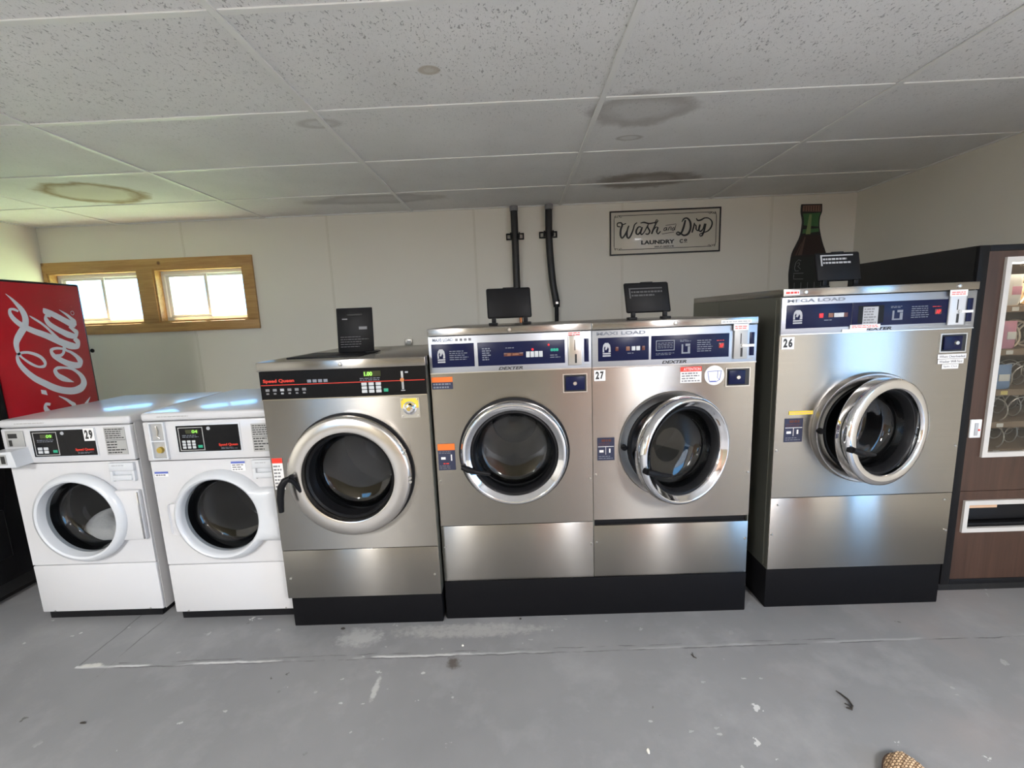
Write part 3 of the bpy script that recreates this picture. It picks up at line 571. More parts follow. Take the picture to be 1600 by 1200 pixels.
# laundry resting in washer 29
mb = MB(); vs = []; fs = []; nn = 22
for j in range(9):
    for k in range(nn):
        a = 2*PI*k/nn; t = j/8*PI/2; r = math.cos(t)*(.150+.014*math.sin(3*a+1)+.008*math.sin(7*a)); vs.append((r*math.cos(a), .085*math.sin(a)*math.cos(t)*1.2, math.sin(t)*(.125+.02*math.sin(2*a))))
for j in range(8):
    for k in range(nn): fs.append((j*nn+k, j*nn+(k+1) % nn, (j+1)*nn+(k+1) % nn, (j+1)*nn+k))
fs.append(tuple(range(nn)))
mb.add(vs, fs); o = mb.build('laundry', M['cloth'], None, (0, 0, 0), 60, loc=(-2.216+.232, 1.79+.185, .497-.185)); tag(o, 'white wash load lying inside the drum of washer 29', 'laundry')

# ---- steel washer with the black fascia ----------------------------------------------
x0, yf, w = -1.014, 1.68, .655
q = Mach('washing_machine', x0, yf, w, .1435, 'stainless steel front-load washer with long black control strip and red line', 'steel coin washers')
cx, cz = .329, .690; dp = .80
mb = MB().box(0, .004, 0.004, dp, .1435, 1.118).box(w-.004, w, .004, dp, .1435, 1.118).box(.004, w-.004, dp-.004, dp, .1435, 1.118).box(.004, w-.004, .01, dp-.004, .1435, .148)
q.p(mb, 'cabinet', 'steel_dark')
q.p(MB().holed(0.001, w-.001, .3635, 1.004, cx, cz, .205, 0, .012), 'front_panel', 'steel')
q.p(MB().box(.001, w-.001, 0, .012, .1445, .3605, .0015), 'lower_front_panel', 'steel')
q.p(MB().box(-.003, w+.003, -.012, dp+.002, 1.118, 1.154, .003), 'top_lid', 'steel')
bd = q.p(MB().box(.001, w-.001, -.004, .012, 1.006, 1.1165), 'control_fascia', 'blackgloss')
y = -.0042
q.p(MB().box(.001, w-.001, -.0065, -.004, 1.003, 1.0065), 'trim_strip', 'chrome')
mb = MB().box(.004, w-.006, y-.0006, y, 1.0615, 1.0640); q.p(mb, 'red_line', 'red', bd)
mb = MB(); text(mb, 'Speed Queen', .014, .137, 1.069, 1.086, y, .03); q.p(mb, 'lettering', 'red', bd, smooth=0)
for k in range(4): q.p(MB().box(.188+k*.0215, .204+k*.0215, y-.0008, y, 1.068, 1.080, .0003), 'cycle_icon', 'grey', bd)
for k in range(6):
    xx = .020+k*.029; q.p(MB().box(xx, xx+.015, y-.0008, y, 1.038, 1.048).box(xx+.002, xx+.012, y-.0008, y, 1.026, 1.032), 'legend_icon', 'inkgrey' if k != 2 else 'greylt', bd)
dsp = q.p(MB().box(.411, .479, y-.001, y, 1.083, 1.105), 'display', 'lcdoff', bd); mb = MB(); text(mb, '1.00', .414, .446, 1.086, 1.102, y-.001, .04); q.p(mb, 'lit_digits', 'lcdg', dsp, smooth=0)
mb = MB(); rows(mb, .395, .475, 1.066, 1.080, 2, y, .35, jag=.05); q.p(mb, 'small_print', 'grey', bd, smooth=0)
for i in range(3):
    for j in range(3): q.p(MB().box(.400+i*.028, .421+i*.028, y-.002, y, 1.019+j*.0145, 1.031+j*.0145, .0015), 'program_button', 'key', bd)
q.p(MB().box(.486, .504, y-.002, y, 1.021, 1.034, .0015), 'start_button', 'greenkey', bd, label='green start button')
q.p(MB().box(.558, .567, y-.003, y, 1.028, 1.100, .001), 'coin_slot', 'plate', bd); q.p(MB().disc((.5625, 0, 1.066), .008, y-.008, y-.003, 16), 'coin_knob', 'copper', bd)
mb = MB().box(.574, .586, y-.001, y, 1.092, 1.098).box(.554, .570, y-.001, y, 1.022, 1.025); q.p(mb, 'small_print', 'greylt', bd, smooth=0)
lk = q.p(MB().box(.545, .621, -.002, 0, .912, .992), 'lock_plate', 'screw'); q.p(MB().box(.549, .617, -.0028, -.002, .952, .990), 'lock_label', 'yellow', lk)
q.p(MB().lathe([(1e-4, -.026), (.010, -.026), (.016, -.024), (.022, -.010), (.027, -.008), (.028, -.002)], (.583, 0, .952), 30), 'lock_cylinder', 'chrome', lk); q.p(MB().disc((.583, 0, .952), .008, -.0275, -.026, 16), 'key_hole', 'brass', lk)
screws(q, [(.553, .920), (.613, .920), (.553, .986), (.613, .986)], .004, -.002); screws(q, [(.022, .235), (w-.022, .235)], .005); screws(q, [(.327, 1.136)], .008, -.012)
sticker(q, .007, .049, .632, .765, 'wpaper', n=7, top=.16, tm='red', label='warning sticker with red heading')
bk = MB().lathe([(.253, -.0004), (.253, -.008), (.236, -.010), (.215, -.008)], (cx, 0, cz), 80); q.p(bk, 'door_seal', 'rubber')
d = q.p(MB().lathe([(.236, -.008), (.246, -.020), (.246, -.040), (.241, -.047), (.235, -.050), (.192, -.056), (.184, -.053), (.180, -.040), (.178, .012)], (cx, 0, cz), 96), 'door', 'steel_ring')
q.p(MB().lathe([(.1775, -.030), (.172, -.034), (.166, -.028), (.162, .02)], (cx, 0, cz), 80), 'glass_gasket', 'rubber', d); bowl(q, cx, cz, .168, -.010, .085, d)
drum(q, cx, cz, .178, .014, .46)
for a, b2 in ((.560, .795), (.575, .680)):
    for e in (0, .016): q.p(MB().disc((a, 0, b2-e), .0045, -.056, -.048, 12), 'hinge_bolt', 'screw', d)
h = MB().lathe([(1e-4, -.080), (.010, -.080), (.014, -.074), (.014, -.050)], (.110, 0, .700), 20)
h.tube([(.112, -.078, .706), (.098, -.084, .700), (.082, -.088, .676), (.074, -.090, .630), (.072, -.090, .575)], [.010, .013, .014, .0135, .010], 14)
h.tube([(.112, -.078, .704), (.122, -.070, .690), (.132, -.060, .660), (.138, -.056, .640)], [.010, .010, .008, .005], 10)  # dark shadow beside the lever, built as a solid second leg
q.p(h, 'door_handle', 'black', d, label='black lever handle, its shadow modelled as a second leg')
lidm = MB().box(.06, .36, .10, .36, 1.1545, 1.160, .001); q.p(lidm, 'soap_tray', 'black')
z = 1.156; x_ = .005
T = lambda p: Vector((p.x, .30+(p.z-1.16)*.10+p.y, p.z))
so = q.p(MB().box(.196, .360, 0, .010, 1.160, 1.360, .003, T=T), 'soap_lid', 'black', label='open black soap dispenser lid with a slot'); 
q.p(MB().box(.246, .316, -.0012, 0, 1.324, 1.334, .002, T=T), 'lid_slot', 'ink', so); mb = MB(); mb.box(.222, .246, -.0008, 0, 1.308, 1.313, T=T).box(.297, .334, -.0008, 0, 1.262, 1.275, T=T); rows(mb, .21, .34, 1.18, 1.235, 5, 0, .15, T=T, jag=.5); q.p(mb, 'small_print', 'inkgrey', so, smooth=0)
q.p(MB().box(.34, .39, .24, .30, 1.160, 1.165, .001), 'soap_tray_latch', 'black')

# ---- large steel washers with the silver fascia --------------------------------------
def horse(mb, x0, x1, z0, z1, y, T=None):
    P = [(.0, .32), (.0, .62), (.08, .85), (.3, 1), (.7, 1), (.92, .85), (1, .6), (1, .32), (.72, .32), (.78, .55), (.66, .72), (.58, .60), (.44, .46), (.36, .54), (.26, .48), (.36, .66), (.28, .78), (.16, .62), (.2, .32)]
    mb.prism([(x0+a*(x1-x0), z0+b2*(z1-z0)) for a, b2 in P], y-.0008, y, T); mb.box(x0, x1, y-.0008, y, z0+.17*(z1-z0), z0+.27*(z1-z0), T=T).box(x0, x1, y-.0008, y, z0, z0+.11*(z1-z0), T=T)

def big_washer(x0, yf, w, zb, zt, zl, zf, zp, gap, dp, label, kind, cx, cz, hr, ajar):
    q = Mach('washing_machine', x0, yf, w, zb, label, 'steel coin washers')
    mb = MB().box(0, .004, .004, dp, zb, zl).box(w-.004, w, .004, dp, zb, zl).box(.004, w-.004, dp-.004, dp, zb, zl).box(.004, w-.004, .01, dp-.004, zb, zb+.004)
    if kind == 26: mb.box(-.0025, 0, .030, .045, zb+.01, zl-.01).box(-.0025, 0, .52, .55, zb+.01, zl-.01)
    q.p(mb, 'cabinet', 'steel_dark')
    fp = q.p(MB().holed(.001, w-.001, zp+gap+.0015, zf-.002, cx, cz, hr-.004, 0, .012), 'front_panel', 'steel')
    q.p(MB().box(.001, w-.001, 0, .012, zb+.001, zp-.0015, .001), 'lower_front_panel', 'steel')
    if gap > .01: q.p(MB().box(.002, w-.002, .018, .022, zp-.02, zp+gap+.01), 'panel_backing', 'black')
    q.p(MB().box(0, w, -.010, dp+.002, zl, zt, .003), 'top_lid', 'steel')
    fa = q.p(MB().box(.001, w-.001, -.004, .012, zf, zl-.003, .001), 'control_panel', 'steel_band')
    H = zl-.003-zf; y = -.0042; Z = lambda t: zf+t*H; Xs = w/.6455; X_ = lambda t: t*Xs
    a = {25: (.012, .181, .195, .540), 27: (.024, .223, .232, .536), 26: (.0165, .235, .2365, .5515)}[kind]
    pz0, pz1 = Z(.17), Z(.80)
    p1 = q.p(MB().box(X_(a[0]), X_(a[1]), y-.0014, y, pz0, pz1, .0005), 'control_fascia', 'navy'); p2 = q.p(MB().box(X_(a[2]), X_(a[3]), y-.0014, y, pz0, pz1, .0005), 'control_fascia', 'navy'); Y = y-.0016
    P1 = lambda t: X_(a[0]+t*(a[1]-a[0])); P2 = lambda t: X_(a[2]+t*(a[3]-a[2])); ZZ = lambda t: pz0+t*(pz1-pz0)
    mb = MB(); horse(mb, X_(a[0]+.023 if kind != 27 else a[0]+.018), X_(a[0]+.053 if kind != 27 else a[0]+.049), ZZ(.2), ZZ(.78), Y); q.p(mb, 'horse_emblem', 'greylt', p1)
    mb = MB(); text(mb, 'MEGA LOAD' if kind == 26 else 'MAXI LOAD', X_(.018), X_(.21 if kind != 25 else .10), Z(.865), Z(.955), y, .03); q.p(mb, 'lettering', 'grey', fa, smooth=0)
    mb = MB(); text(mb, 'DEXTER', X_(.275), X_(.372), Z(.045), Z(.125), y, .03, .45); q.p(mb, 'lettering', 'ink', fa, smooth=0)
    if kind == 25:
        mb = MB(); rows(mb, P1(.42), P1(.88), ZZ(.28), ZZ(.72), 5, Y, .35); q.p(mb, 'small_print', 'grey', p1, smooth=0)
        for k in range(4): q.p(MB().box(X_(.108+k*.0175), X_(.119+k*.0175), y-.0006, y, Z(.865), Z(.935)), 'cycle_icon', 'inkgrey', fa)
        mb = MB(); rows(mb, P2(.05), P2(.15), ZZ(.22), ZZ(.78), 6, Y, .5); q.p(mb, 'small_print', 'grey', p2, smooth=0)
        q.p(MB().box(P2(.30), P2(.52), Y-.001, Y, ZZ(.38), ZZ(.52), .0004), 'lamp_window', 'ledoff', p2); q.p(MB().box(P2(.34), P2(.38), Y-.0018, Y-.001, ZZ(.39), ZZ(.51)).box(P2(.40), P2(.47), Y-.0018, Y-.001, ZZ(.41), ZZ(.49)), 'lamp_text', 'amber', p2)
        for k in range(4): q.p(MB().box(P2(.555+k*.049), P2(.597+k*.049), Y-.002, Y, ZZ(.30), ZZ(.55), .001), 'program_button', 'key', p2)
        q.p(MB().disc((P2(.63), 0, ZZ(.63)), .0045, Y-.002, Y, 12), 'indicator_lamp', 'ledr', p2); q.p(MB().disc((P2(.815), 0, ZZ(.80)), .004, Y-.002, Y, 12), 'indicator_lamp', 'ledr', p2)
        mb = MB(); text(mb, '888', P2(.835), P2(.925), ZZ(.52), ZZ(.64), Y, .02); q.p(mb, 'lit_digits', 'lcdc', p2, smooth=0)
        mb = MB(); rows(mb, P2(.83), P2(.95), ZZ(.22), ZZ(.4), 2, Y, .35); rows(mb, P2(.32), P2(.42), ZZ(.7), ZZ(.76), 1, Y, .5); q.p(mb, 'small_print', 'grey', p2, smooth=0)
    else:
        ks = (.34, .55, .66, .75, .86) if kind == 27 else (.50, .64, .725, .80, .875)
        for t, mm in zip(ks, ('ledoff' if kind == 27 else 'ledr', 'amber', 'key', 'key', 'ledoff')): q.p(MB().box(P1(t), P1(t+.075 if mm in ('key', 'amber') else t+.06), Y-.002, Y, ZZ(.42), ZZ(.60), .001), 'program_button' if mm == 'key' else 'lamp_window', mm, p1)
        mb = MB(); rows(mb, P1(.58), P1(.74), ZZ(.28), ZZ(.34), 1, Y, .5); q.p(mb, 'small_print', 'grey', p1, smooth=0)
        if kind == 27:
            mb = MB(); b0, b1, c0, c1 = P2(.06), P2(.30), ZZ(.36), ZZ(.80)
            mb.box(b0, b1, Y-.001, Y, c1-.003, c1).box(b0, b1, Y-.001, Y, c0, c0+.003).box(b0, b0+.003, Y-.001, Y, c0+.003, c1-.003).box(b1-.003, b1, Y-.001, Y, c0+.003, c1-.003)
            rows(mb, b0+.008, b1-.006, c0+.008, c1-.008, 4, Y, .3, jag=.05); rows(mb, b0, b1, ZZ(.16), ZZ(.28), 2, Y, .3); q.p(mb, 'price_legend', 'grey', p2, smooth=0)
        else:
            o = sticker(q, P2(.11), P2(.27), ZZ(.04), ZZ(.80), 'greylt', 'price_sticker', Y, n=6, ink='inkgrey'); q.p(MB().box(P2(.06), P2(.33), Y-.0006, Y, ZZ(.12), ZZ(.85)), 'sticker_backing', 'black', p2)
            o = q.p(MB().box(P2(-.02), P2(.30), Y-.002, Y-.0008, Z(.10), Z(.21)).box(P2(-.10), P2(.16), Y-.0015, Y-.0003, Z(.03), Z(.10)), 'paper_strip', 'wpaper'); mb = MB(); rows(mb, P2(.0), P2(.28), Z(.115), Z(.2), 2, Y-.002, .4, jag=.05); q.p(mb, 'small_print', 'red', o, smooth=0)
        mb = MB(); e = .37 if kind == 27 else .40
        rows(mb, P2(e), P2(e+.14), ZZ(.70), ZZ(.80), 2, Y, .4); mb.box(P2(e+.02), P2(e+.13), Y-.0008, Y, ZZ(.2), ZZ(.26)).box(P2(e+.02), P2(e+.04), Y-.0008, Y, ZZ(.26), ZZ(.6)).box(P2(e+.07), P2(e+.13), Y-.0008, Y, ZZ(.52), ZZ(.62)).box(P2(e+.10), P2(e+.13), Y-.0008, Y, ZZ(.26), ZZ(.5))
        rows(mb, P2(e+.22), P2(e+.42), ZZ(.24), ZZ(.78), 6, Y, .35, jag=.15); q.p(mb, 'small_print', 'grey', p2, smooth=0)
        ld = q.p(MB().box(P2(.865), P2(.935), Y-.0012, Y, ZZ(.38), ZZ(.60), .0005), 'indicator_window', 'ledoff', p2)
        mb = MB(); text(mb, 'AP', P2(.875), P2(.925), ZZ(.40), ZZ(.57), Y-.0012, .03); q.p(mb, 'lit_digits', 'ledr', ld, smooth=0)
        mb = MB(); rows(mb, P2(.84), P2(.96), ZZ(.68), ZZ(.73), 1, Y, .5); q.p(mb, 'small_print', 'red', p2, smooth=0)
    # coin unit
    cs = q.p(MB().box(X_(.553), X_(.606), y-.007, y, Z(.10), Z(.90), .003), 'coin_plate', 'copper' if False else ('screw' if kind == 25 else 'white2' if kind == 26 else 'plate'))
    q.p(MB().box(X_(.577), X_(.580), y-.0078, y-.007, Z(.50), Z(.78)).box(X_(.578), X_(.586), y-.0078, y-.007, Z(.16), Z(.40)), 'coin_slot', 'ink', cs); q.p(MB().disc((X_(.586), 0, Z(.46)), .006, y-.012, y-.007, 14), 'coin_return', 'screw', cs)
    if kind != 25:
        q.p(MB().box(X_(.592), X_(.630), y-.0095, y-.0085, Z(.42), Z(.49)), 'tape', 'wpaper')
    st = q.p(MB().box(X_(.548), X_(.606), y-.0085, y-.0072, Z(.86), Z(1.03)) if kind != 25 else MB().box(X_(.552), X_(.605), y-.0012, y-.0002, Z(.92), Z(1.0)), 'paper_label', 'wpaper'); mb = MB(); rows(mb, X_(.554), X_(.600), Z(.89), Z(.99), 2, y-.0085 if kind != 25 else y-.0012, .4, jag=.05); q.p(mb, 'small_print', 'red', st, smooth=0)
    q.p(MB().box(X_(.616), X_(.634), y-.0015, y, Z(.18), Z(.80), .0008), 'side_fascia', 'navy')
    mb = MB(); rows(mb, X_(.617), X_(.634), Z(.08), Z(.12), 1, y, .6, jag=0); rows(mb, X_(.10), X_(.16), Z(.07), Z(.11), 1, y, .5, jag=0) if kind == 25 else rows(mb, X_(.43), X_(.50), Z(.07), Z(.12), 1, y, .5, jag=0); q.p(mb, 'small_print', 'plate', fa, smooth=0)
    q.p(MB().box(.001, w-.001, -.006, -.004, zf-.001, zf+.003), 'trim_strip', 'screw')
    # soap drawer lock box
    lx0, lx1, lz0, lz1 = (.533, .622, .986, 1.054) if kind != 26 else (.628, .722, 1.09, 1.156)
    fr = q.p(MB().box(lx0-.004, lx1+.004, -.004, 0, lz0-.004, lz0).box(lx0-.004, lx1+.004, -.004, 0, lz1, lz1+.004).box(lx0-.004, lx0, -.004, 0, lz0, lz1).box(lx1, lx1+.004, -.004, 0, lz0, lz1), 'coin_door_frame', 'screw')
    q.p(MB().box(lx0, lx1, -.002, -.0002, lz0, lz1), 'coin_door_recess', 'ink', fr); b_ = q.p(MB().box(lx0+.006, lx1-(.006 if kind == 25 else .018), -.010, -.002, lz0+.006, lz1-.006, .003), 'coin_door', 'navy', fr)
    lock = MB().lathe([(1e-4, -.015), (.007, -.015), (.009, -.010)], ((lx0+lx1)/2-.002+(.008 if kind == 26 else 0), 0, (lz0+lz1)/2), 18); q.p(lock, 'lock_cylinder', 'chrome', b_) if False else q.p(lock, 'lock_cylinder', 'screw', fr)
    # door
    ymouth = -.004 if kind == 25 else -.010
    if kind == 25:
        q.p(MB().lathe([(hr+.002, -.0005), (hr+.002, -.012), (hr-.012, -.014), (hr-.020, .01)], (cx, 0, cz), 96), 'door_seal', 'rubber')
    else:
        e = -.010 if kind == 27 else -.024
        if kind == 27: pf = [(hr+.002, -.0005), (hr, e*.7), (hr-.003, e), (hr-.032, e*.5), (hr-.036, .004), (hr-.036, .02)]
        else: pf = [(hr+.002, -.0005), (hr+.001, e*.5), (hr-.003, e), (hr-.008, e-.001), (hr-.036, e*.55), (hr-.042, .0), (hr-.042, .02)]
        q.p(MB().lathe(pf, (cx, 0, cz), 96), 'door_collar', 'collar')
        q.p(MB().lathe([(hr-.036 if kind == 27 else hr-.042, e*.3), (hr-.044, e*.3-.003), (hr-.052, e*.3), (hr-.054, .03)], (cx, 0, cz), 96), 'collar_gasket', 'rubber')
        q.p(MB().lathe([(1e-4, e-.018), (.009, e-.018), (.012, e-.012), (.012, .0)], (cx-hr+.018 if kind == 27 else cx-hr+.014, 0, cz+.002), 20), 'latch_knob', 'black')
    T = None; o_ = 0
    if ajar:
        T = rotT(cx+hr-.004-(.08 if kind == 27 else .09), -.012, math.radians(ajar)); o_ = 0
    R = hr-.006 if kind != 26 else hr-.014
    prof = [(R-.022, .012), (R-.006, .006), (R-.001, -.008), (R, -.026), (R-.004, -.040), (R-.010, -.048), (R-.016, -.051), (R-.021, -.049), (R-.024, -.045), (R-.038, -.038), (R-.042, -.034), (R-.044, -.02), (R-.044, .012)]
    if kind == 26: prof = [(R-.022, .012), (R-.006, .006), (R, -.004), (R, -.042), (R-.003, -.050), (R-.009, -.053), (R-.034, -.055), (R-.040, -.052), (R-.043, -.044), (R-.044, -.02), (R-.044, .012)]
    d = q.p(MB().lathe(prof, (cx, 0, cz), 112, T=T), 'door', 'chrome', smooth=60)
    q.p(MB().lathe([(R-.0435, -.028+o_), (R-.050, -.030+o_), (R-.058, -.020+o_), (R-.062, .020+o_), (R-.022, .013+o_)], (cx, 0, cz), 96, T=T), 'glass_gasket', 'rubber', d)
    bowl(q, cx, cz, R-.058, -.012+o_, .075, d, T)
    hx, hz = cx-R+.012, cz-.052
    hd = MB().tube([(hx, -.044+o_, hz+.012), (hx+.004, -.062+o_, hz+.010)], .012, 14, T=T)
    hd.tube([(hx-.004, -.066+o_, hz+.014), (hx+.022, -.070+o_, hz+.004), (hx+.060, -.070+o_, hz-.008), (hx+.108, -.066+o_, hz-.018)], [.010, .013, .0095, .006], 14, T=T)
    q.p(hd, 'door_handle', 'black', d, label='black lever handle, its shadow modelled as a second leg')
    dm = drum(q, cx, cz, hr-.055, .012, .5)
    # open soap lid on top
    lx = {25: .225, 27: .200, 26: .240}[kind]; ly = {25: .23, 27: .24, 26: .15}[kind]; tl = {25: -.02, 27: -.05, 26: -.03}[kind]
    T2 = lambda p: Vector((p.x+(zt+.035-p.z)*tl*-1.3, p.y+(p.z-zt)*.18, p.z))
    lw = .197 if kind != 26 else .185
    sl = q.p(MB().box(lx, lx+lw, ly, ly+.012, zt+.030, zt+.163 if kind != 26 else zt+.150, .008, 3, T=T2).box(lx+lw*.38, lx+lw*.66, ly+.002, ly+.010, zt+.160 if kind != 26 else zt+.147, zt+.166 if kind != 26 else zt+.153, .002, T=T2), 'soap_lid', 'black', label='open black soap dispenser lid')
    if kind != 25:
        mb = MB().box(lx+.02, lx+lw-.03, ly-.0015, ly, zt+.135, zt+.140, T=T2).box(lx+.02, lx+.026, ly-.0015, ly, zt+.095, zt+.135, T=T2)
        rows(mb, lx+.03, lx+lw-.03, zt+.10, zt+.130, 2, ly, .5, T=T2); q.p(mb, 'label_remains', 'greylt' if kind == 26 else 'faint', sl, smooth=0)
    for e in (.004, lw-.044):
        q.p(MB().box(lx+e, lx+e+.040, ly-.008, ly+.030, zt, zt+.012, .003), 'lid_foot', 'black'); q.p(MB().box(lx+e+(.014 if e < .01 else .006), lx+e+(.034 if e < .01 else .026), ly, ly+.012, zt+.010, zt+.036, .003), 'lid_hinge', 'black')
    screws(q, [(.324*Xs, (zl+zt)/2)] if kind != 26 else [(.085, (zl+zt)/2), (.668, (zl+zt)/2)], .008, -.010)
    screws(q, [(.012, zb+.16), (w-.010, zb+.155), (.012, zp+gap+.20 if kind != 26 else zp+.205), (w-.012, zp+gap+.19 if kind != 26 else zp+.20)], .005)
    if kind == 26: screws(q, [(.03, zp-.03), (w-.03, zp-.03)], .004)
    return q, cx, cz
q4, _, _ = big_washer(-.3507, 1.72, .6445, .1745, 1.256, 1.228, 1.078, .428, 0, .80, 'stainless steel washer with closed chrome ring door and orange stickers, left of washer 27', 25, .324, .746, .224, 0)
sticker(q4, .004, .088, 1.015, 1.064, 'navy2', top=.42, tm='orange', n=2, ink='grey', label='orange and navy warning sticker')
sticker(q4, .010, .080, .676, .788, 'navy2', top=.24, tm='orange', n=0, label='orange and navy instruction sticker')
mb = MB().box(.022, .040, -.003, -.0019, .722, .732).box(.062, .067, -.003, -.0019, .716, .742); q4.p(mb, 'pictogram', 'wpaper')
mb = MB(); rows(mb, .03, .06, .70, .708, 1, -.0019); q4.p(mb, 'small_print', 'red', smooth=0); mb = MB(); rows(mb, .014, .076, .680, .698, 3, -.0019, .3); rows(mb, .014, .076, .745, .758, 2, -.0019, .3); q4.p(mb, 'small_print', 'inkgrey', smooth=0)
q5, _, _ = big_washer(.2948, 1.72, .6468, .1745, 1.256, 1.228, 1.078, .409, .024, .80, 'stainless steel washer numbered 27 with chrome ring door left ajar', 27, .330, .748, .224, 22)
number_plate(q5, '27', .008, .053, 1.025, 1.068)
sticker(q5, .350, .434, 1.004, 1.068, 'wpaper', top=.30, tm='red', n=4, label='white sticker headed ATTENTION', heading='ATTENTION')
rd = q5.p(MB().disc((.485, 0, 1.030), .039, -.002, -.0005, 40), 'round_sticker', 'wpaper', label='round white sticker with blue laundry cart')
mb = MB(); P = [(.458, 1.046), (.512, 1.048), (.506, 1.012), (.498, 1.008), (.494, 1.004), (.467, 1.004), (.464, 1.012)]
for i in range(len(P)): mb.tube([(P[i][0], -.0025, P[i][1]), (P[(i+1) % len(P)][0], -.0025, P[(i+1) % len(P)][1])], .0011, 6)
mb.box(.468, .492, -.003, -.002, 1.004, 1.008).tube([(.498, -.0025, 1.046), (.497, -.0025, 1.02), (.506, -.0025, 1.012)], .001, 6); q5.p(mb, 'cart_drawing', 'blueink', rd)
def pict(q, x0, x1, z0, z1):
    o = sticker(q, x0, x1, z0, z1, 'navy2', n=0, label='navy instruction sticker with two pictograms'); h = z1-z0; w = x1-x0
    q.p(MB().box(x0+.12*w, x0+.36*w, -.003, -.0019, z0+.36*h, z0+.46*h).box(x0+.68*w, x0+.76*w, -.003, -.0019, z0+.34*h, z0+.52*h).box(x0+.48*w, x0+.50*w, -.003, -.0019, z0+.26*h, z0+.60*h).box(x0+.04*w, x0+.96*w, -.003, -.0019, z0+.60*h, z0+.62*h), 'pictogram', 'wpaper', o)
    mb = MB(); rows(mb, x0+.25*w, x0+.8*w, z0+.80*h, z0+.95*h, 1, -.0019, .7, jag=0); rows(mb, x0+.08*w, x0+.92*w, z0+.64*h, z0+.78*h, 2, -.0019, .3); q.p(mb, 'small_print', 'ledoff', o, smooth=0); mb = MB(); rows(mb, x0+.08*w, x0+.92*w, z0+.05*h, z0+.22*h, 2, -.0019, .3); q.p(mb, 'small_print', 'grey', o, smooth=0)
pict(q5, .018, .088, .694, .790)
o = q5.p(MB().box(.500, .618, -.0112, -.0100, 1.232, 1.246), 'paper_strip', 'wpaper'); mb = MB(); rows(mb, .505, .613, 1.235, 1.243, 1, -.0113, .5, jag=0); q5.p(mb, 'small_print', 'greylt', o, smooth=0)
q6, _, _ = big_washer(1.0297, 1.72, .7444, .183, 1.355, 1.325, 1.178, .504, 0, .84, 'tall wide stainless steel washer numbered 26 beside the brown vending machine', 26, .376, .792, .226, 16)
number_plate(q6, '26', .009, .058, 1.122, 1.170)
pict(q6, .039, .112, .744, .842)
o = q6.p(MB().box(.054, .149, -.002, -.001, .857, .872), 'yellow_strip', 'yellow'); mb = MB(); rows(mb, .058, .145, .860, .869, 1, -.0021, .4, jag=0); q6.p(mb, 'small_print', 'card', o, smooth=0)
for t, a, b2, z in (('When Overloaded', .622, .732, 1.061), ('Washer Will Not', .624, .724, 1.041), ('Spin Out', .642, .706, 1.021)):
    o = q6.p(MB().box(a, b2, -.002, -.001, z, z+.018), 'tape_label', 'wpaper'); mb = MB(); text(mb, t, a+.005, b2-.005, z+.004, z+.014, -.002); q6.p(mb, 'lettering', 'inkgrey', o, smooth=0)
o = q6.p(MB().box(.006, .062, -.0112, -.0100, 1.331, 1.349), 'paper_label', 'wpaper'); mb = MB(); rows(mb, .01, .058, 1.334, 1.346, 1, -.0113, .6, jag=0); q6.p(mb, 'small_print', 'red', o, smooth=0)

# ---- black painted plinths -----------------------------------------------------------
def plinth(x0, x1, y0, y1, h, label):
    o = MB().box(x0, x1, y0, y1, 0, h, .004).build('machine_plinth', M['blackmat'], None, ((x0+x1)/2, y0, 0)); return tag(o, label, 'plinth', 'black plinths under the steel washers')
pl = plinth(-1.010, -.362, 1.698, 2.48, .1435, 'black painted plinth under the washer with the black fascia')
plinth(-.350, .9405, 1.714, 2.52, .1745, 'long black painted plinth shared by washer 27 and its left neighbour')
plinth(1.0310, 1.7720, 1.728, 2.56, .183, 'black painted plinth under washer 26')

# ------------------------------------------------------------------ red vending machine at the left wall
r = empty('vending_machine', (-2.95, 2.10, 0), 'red vending machine with big white script lettering, at the left wall', 'vending machine'); og = (-2.95, 2.10, 0)
cb = MB().box(-3.35, -2.556, 1.61, 2.584, .035, 1.578, .008).box(-3.32, -2.60, 1.66, 2.55, 0, .035)
MBp = lambda mb, n, m, par=None, **k: mb.build(n, M[m], par or r, og, **k)
MBp(cb, 'cabinet', 'blackbody')
fc = MBp(MB().box(-2.556, -2.549, 2.098, 2.568, .10, 1.566, .003), 'front_panel', 'redface')
MBp(MB().box(-2.556, -2.542, 1.625, 2.085, .10, 1.560, .004), 'service_panel', 'blackgloss')
MBp(MB().box(-2.5415, -2.536, 1.70, 1.98, .22, .46, .006), 'delivery_flap', 'black'); MBp(MB().box(-2.5415, -2.538, 1.86, 1.98, .95, 1.15, .002), 'coin_plate', 'plate')
MBp(MB().disc((0, 0, 0), .012, -.012, 0, 14, T=lambda p: Vector((-2.556+p.x, 2.592-p.y*.3, 1.19+p.z))), 'door_lock', 'black')
cv = lambda a, b2: (-2.548, a, b2)
mb = MB()
for k, s_ in enumerate(COKE): ribbon(mb, s_, lambda a, b2, k=k: (-2.548+.0002*k, a, b2), 5)
mb.add([cv(a/1e4, b2/1e4) for a, b2 in HYPHEN], [(0, 1, 2, 3)])
dz = -.473; da = -.092
for k, s_ in enumerate(COKE):    # the first word repeats the same letters lower down
    if k in (4, 7): continue
    if k in (5, 6): off = (da+.0005, dz)
    else: off = (-.03, -.62)
    ribbon(mb, s_, lambda a, b2, off=off, k=k: (-2.548+.0002*k, a+off[0], max(b2+off[1], .13)), 5)
ribbon(mb, COKE[1], lambda a, b2: cv(a-.02, b2-.36), 5)
ribbon(mb, TAIL, cv, 5)
rc = (2.5093, 1.413)
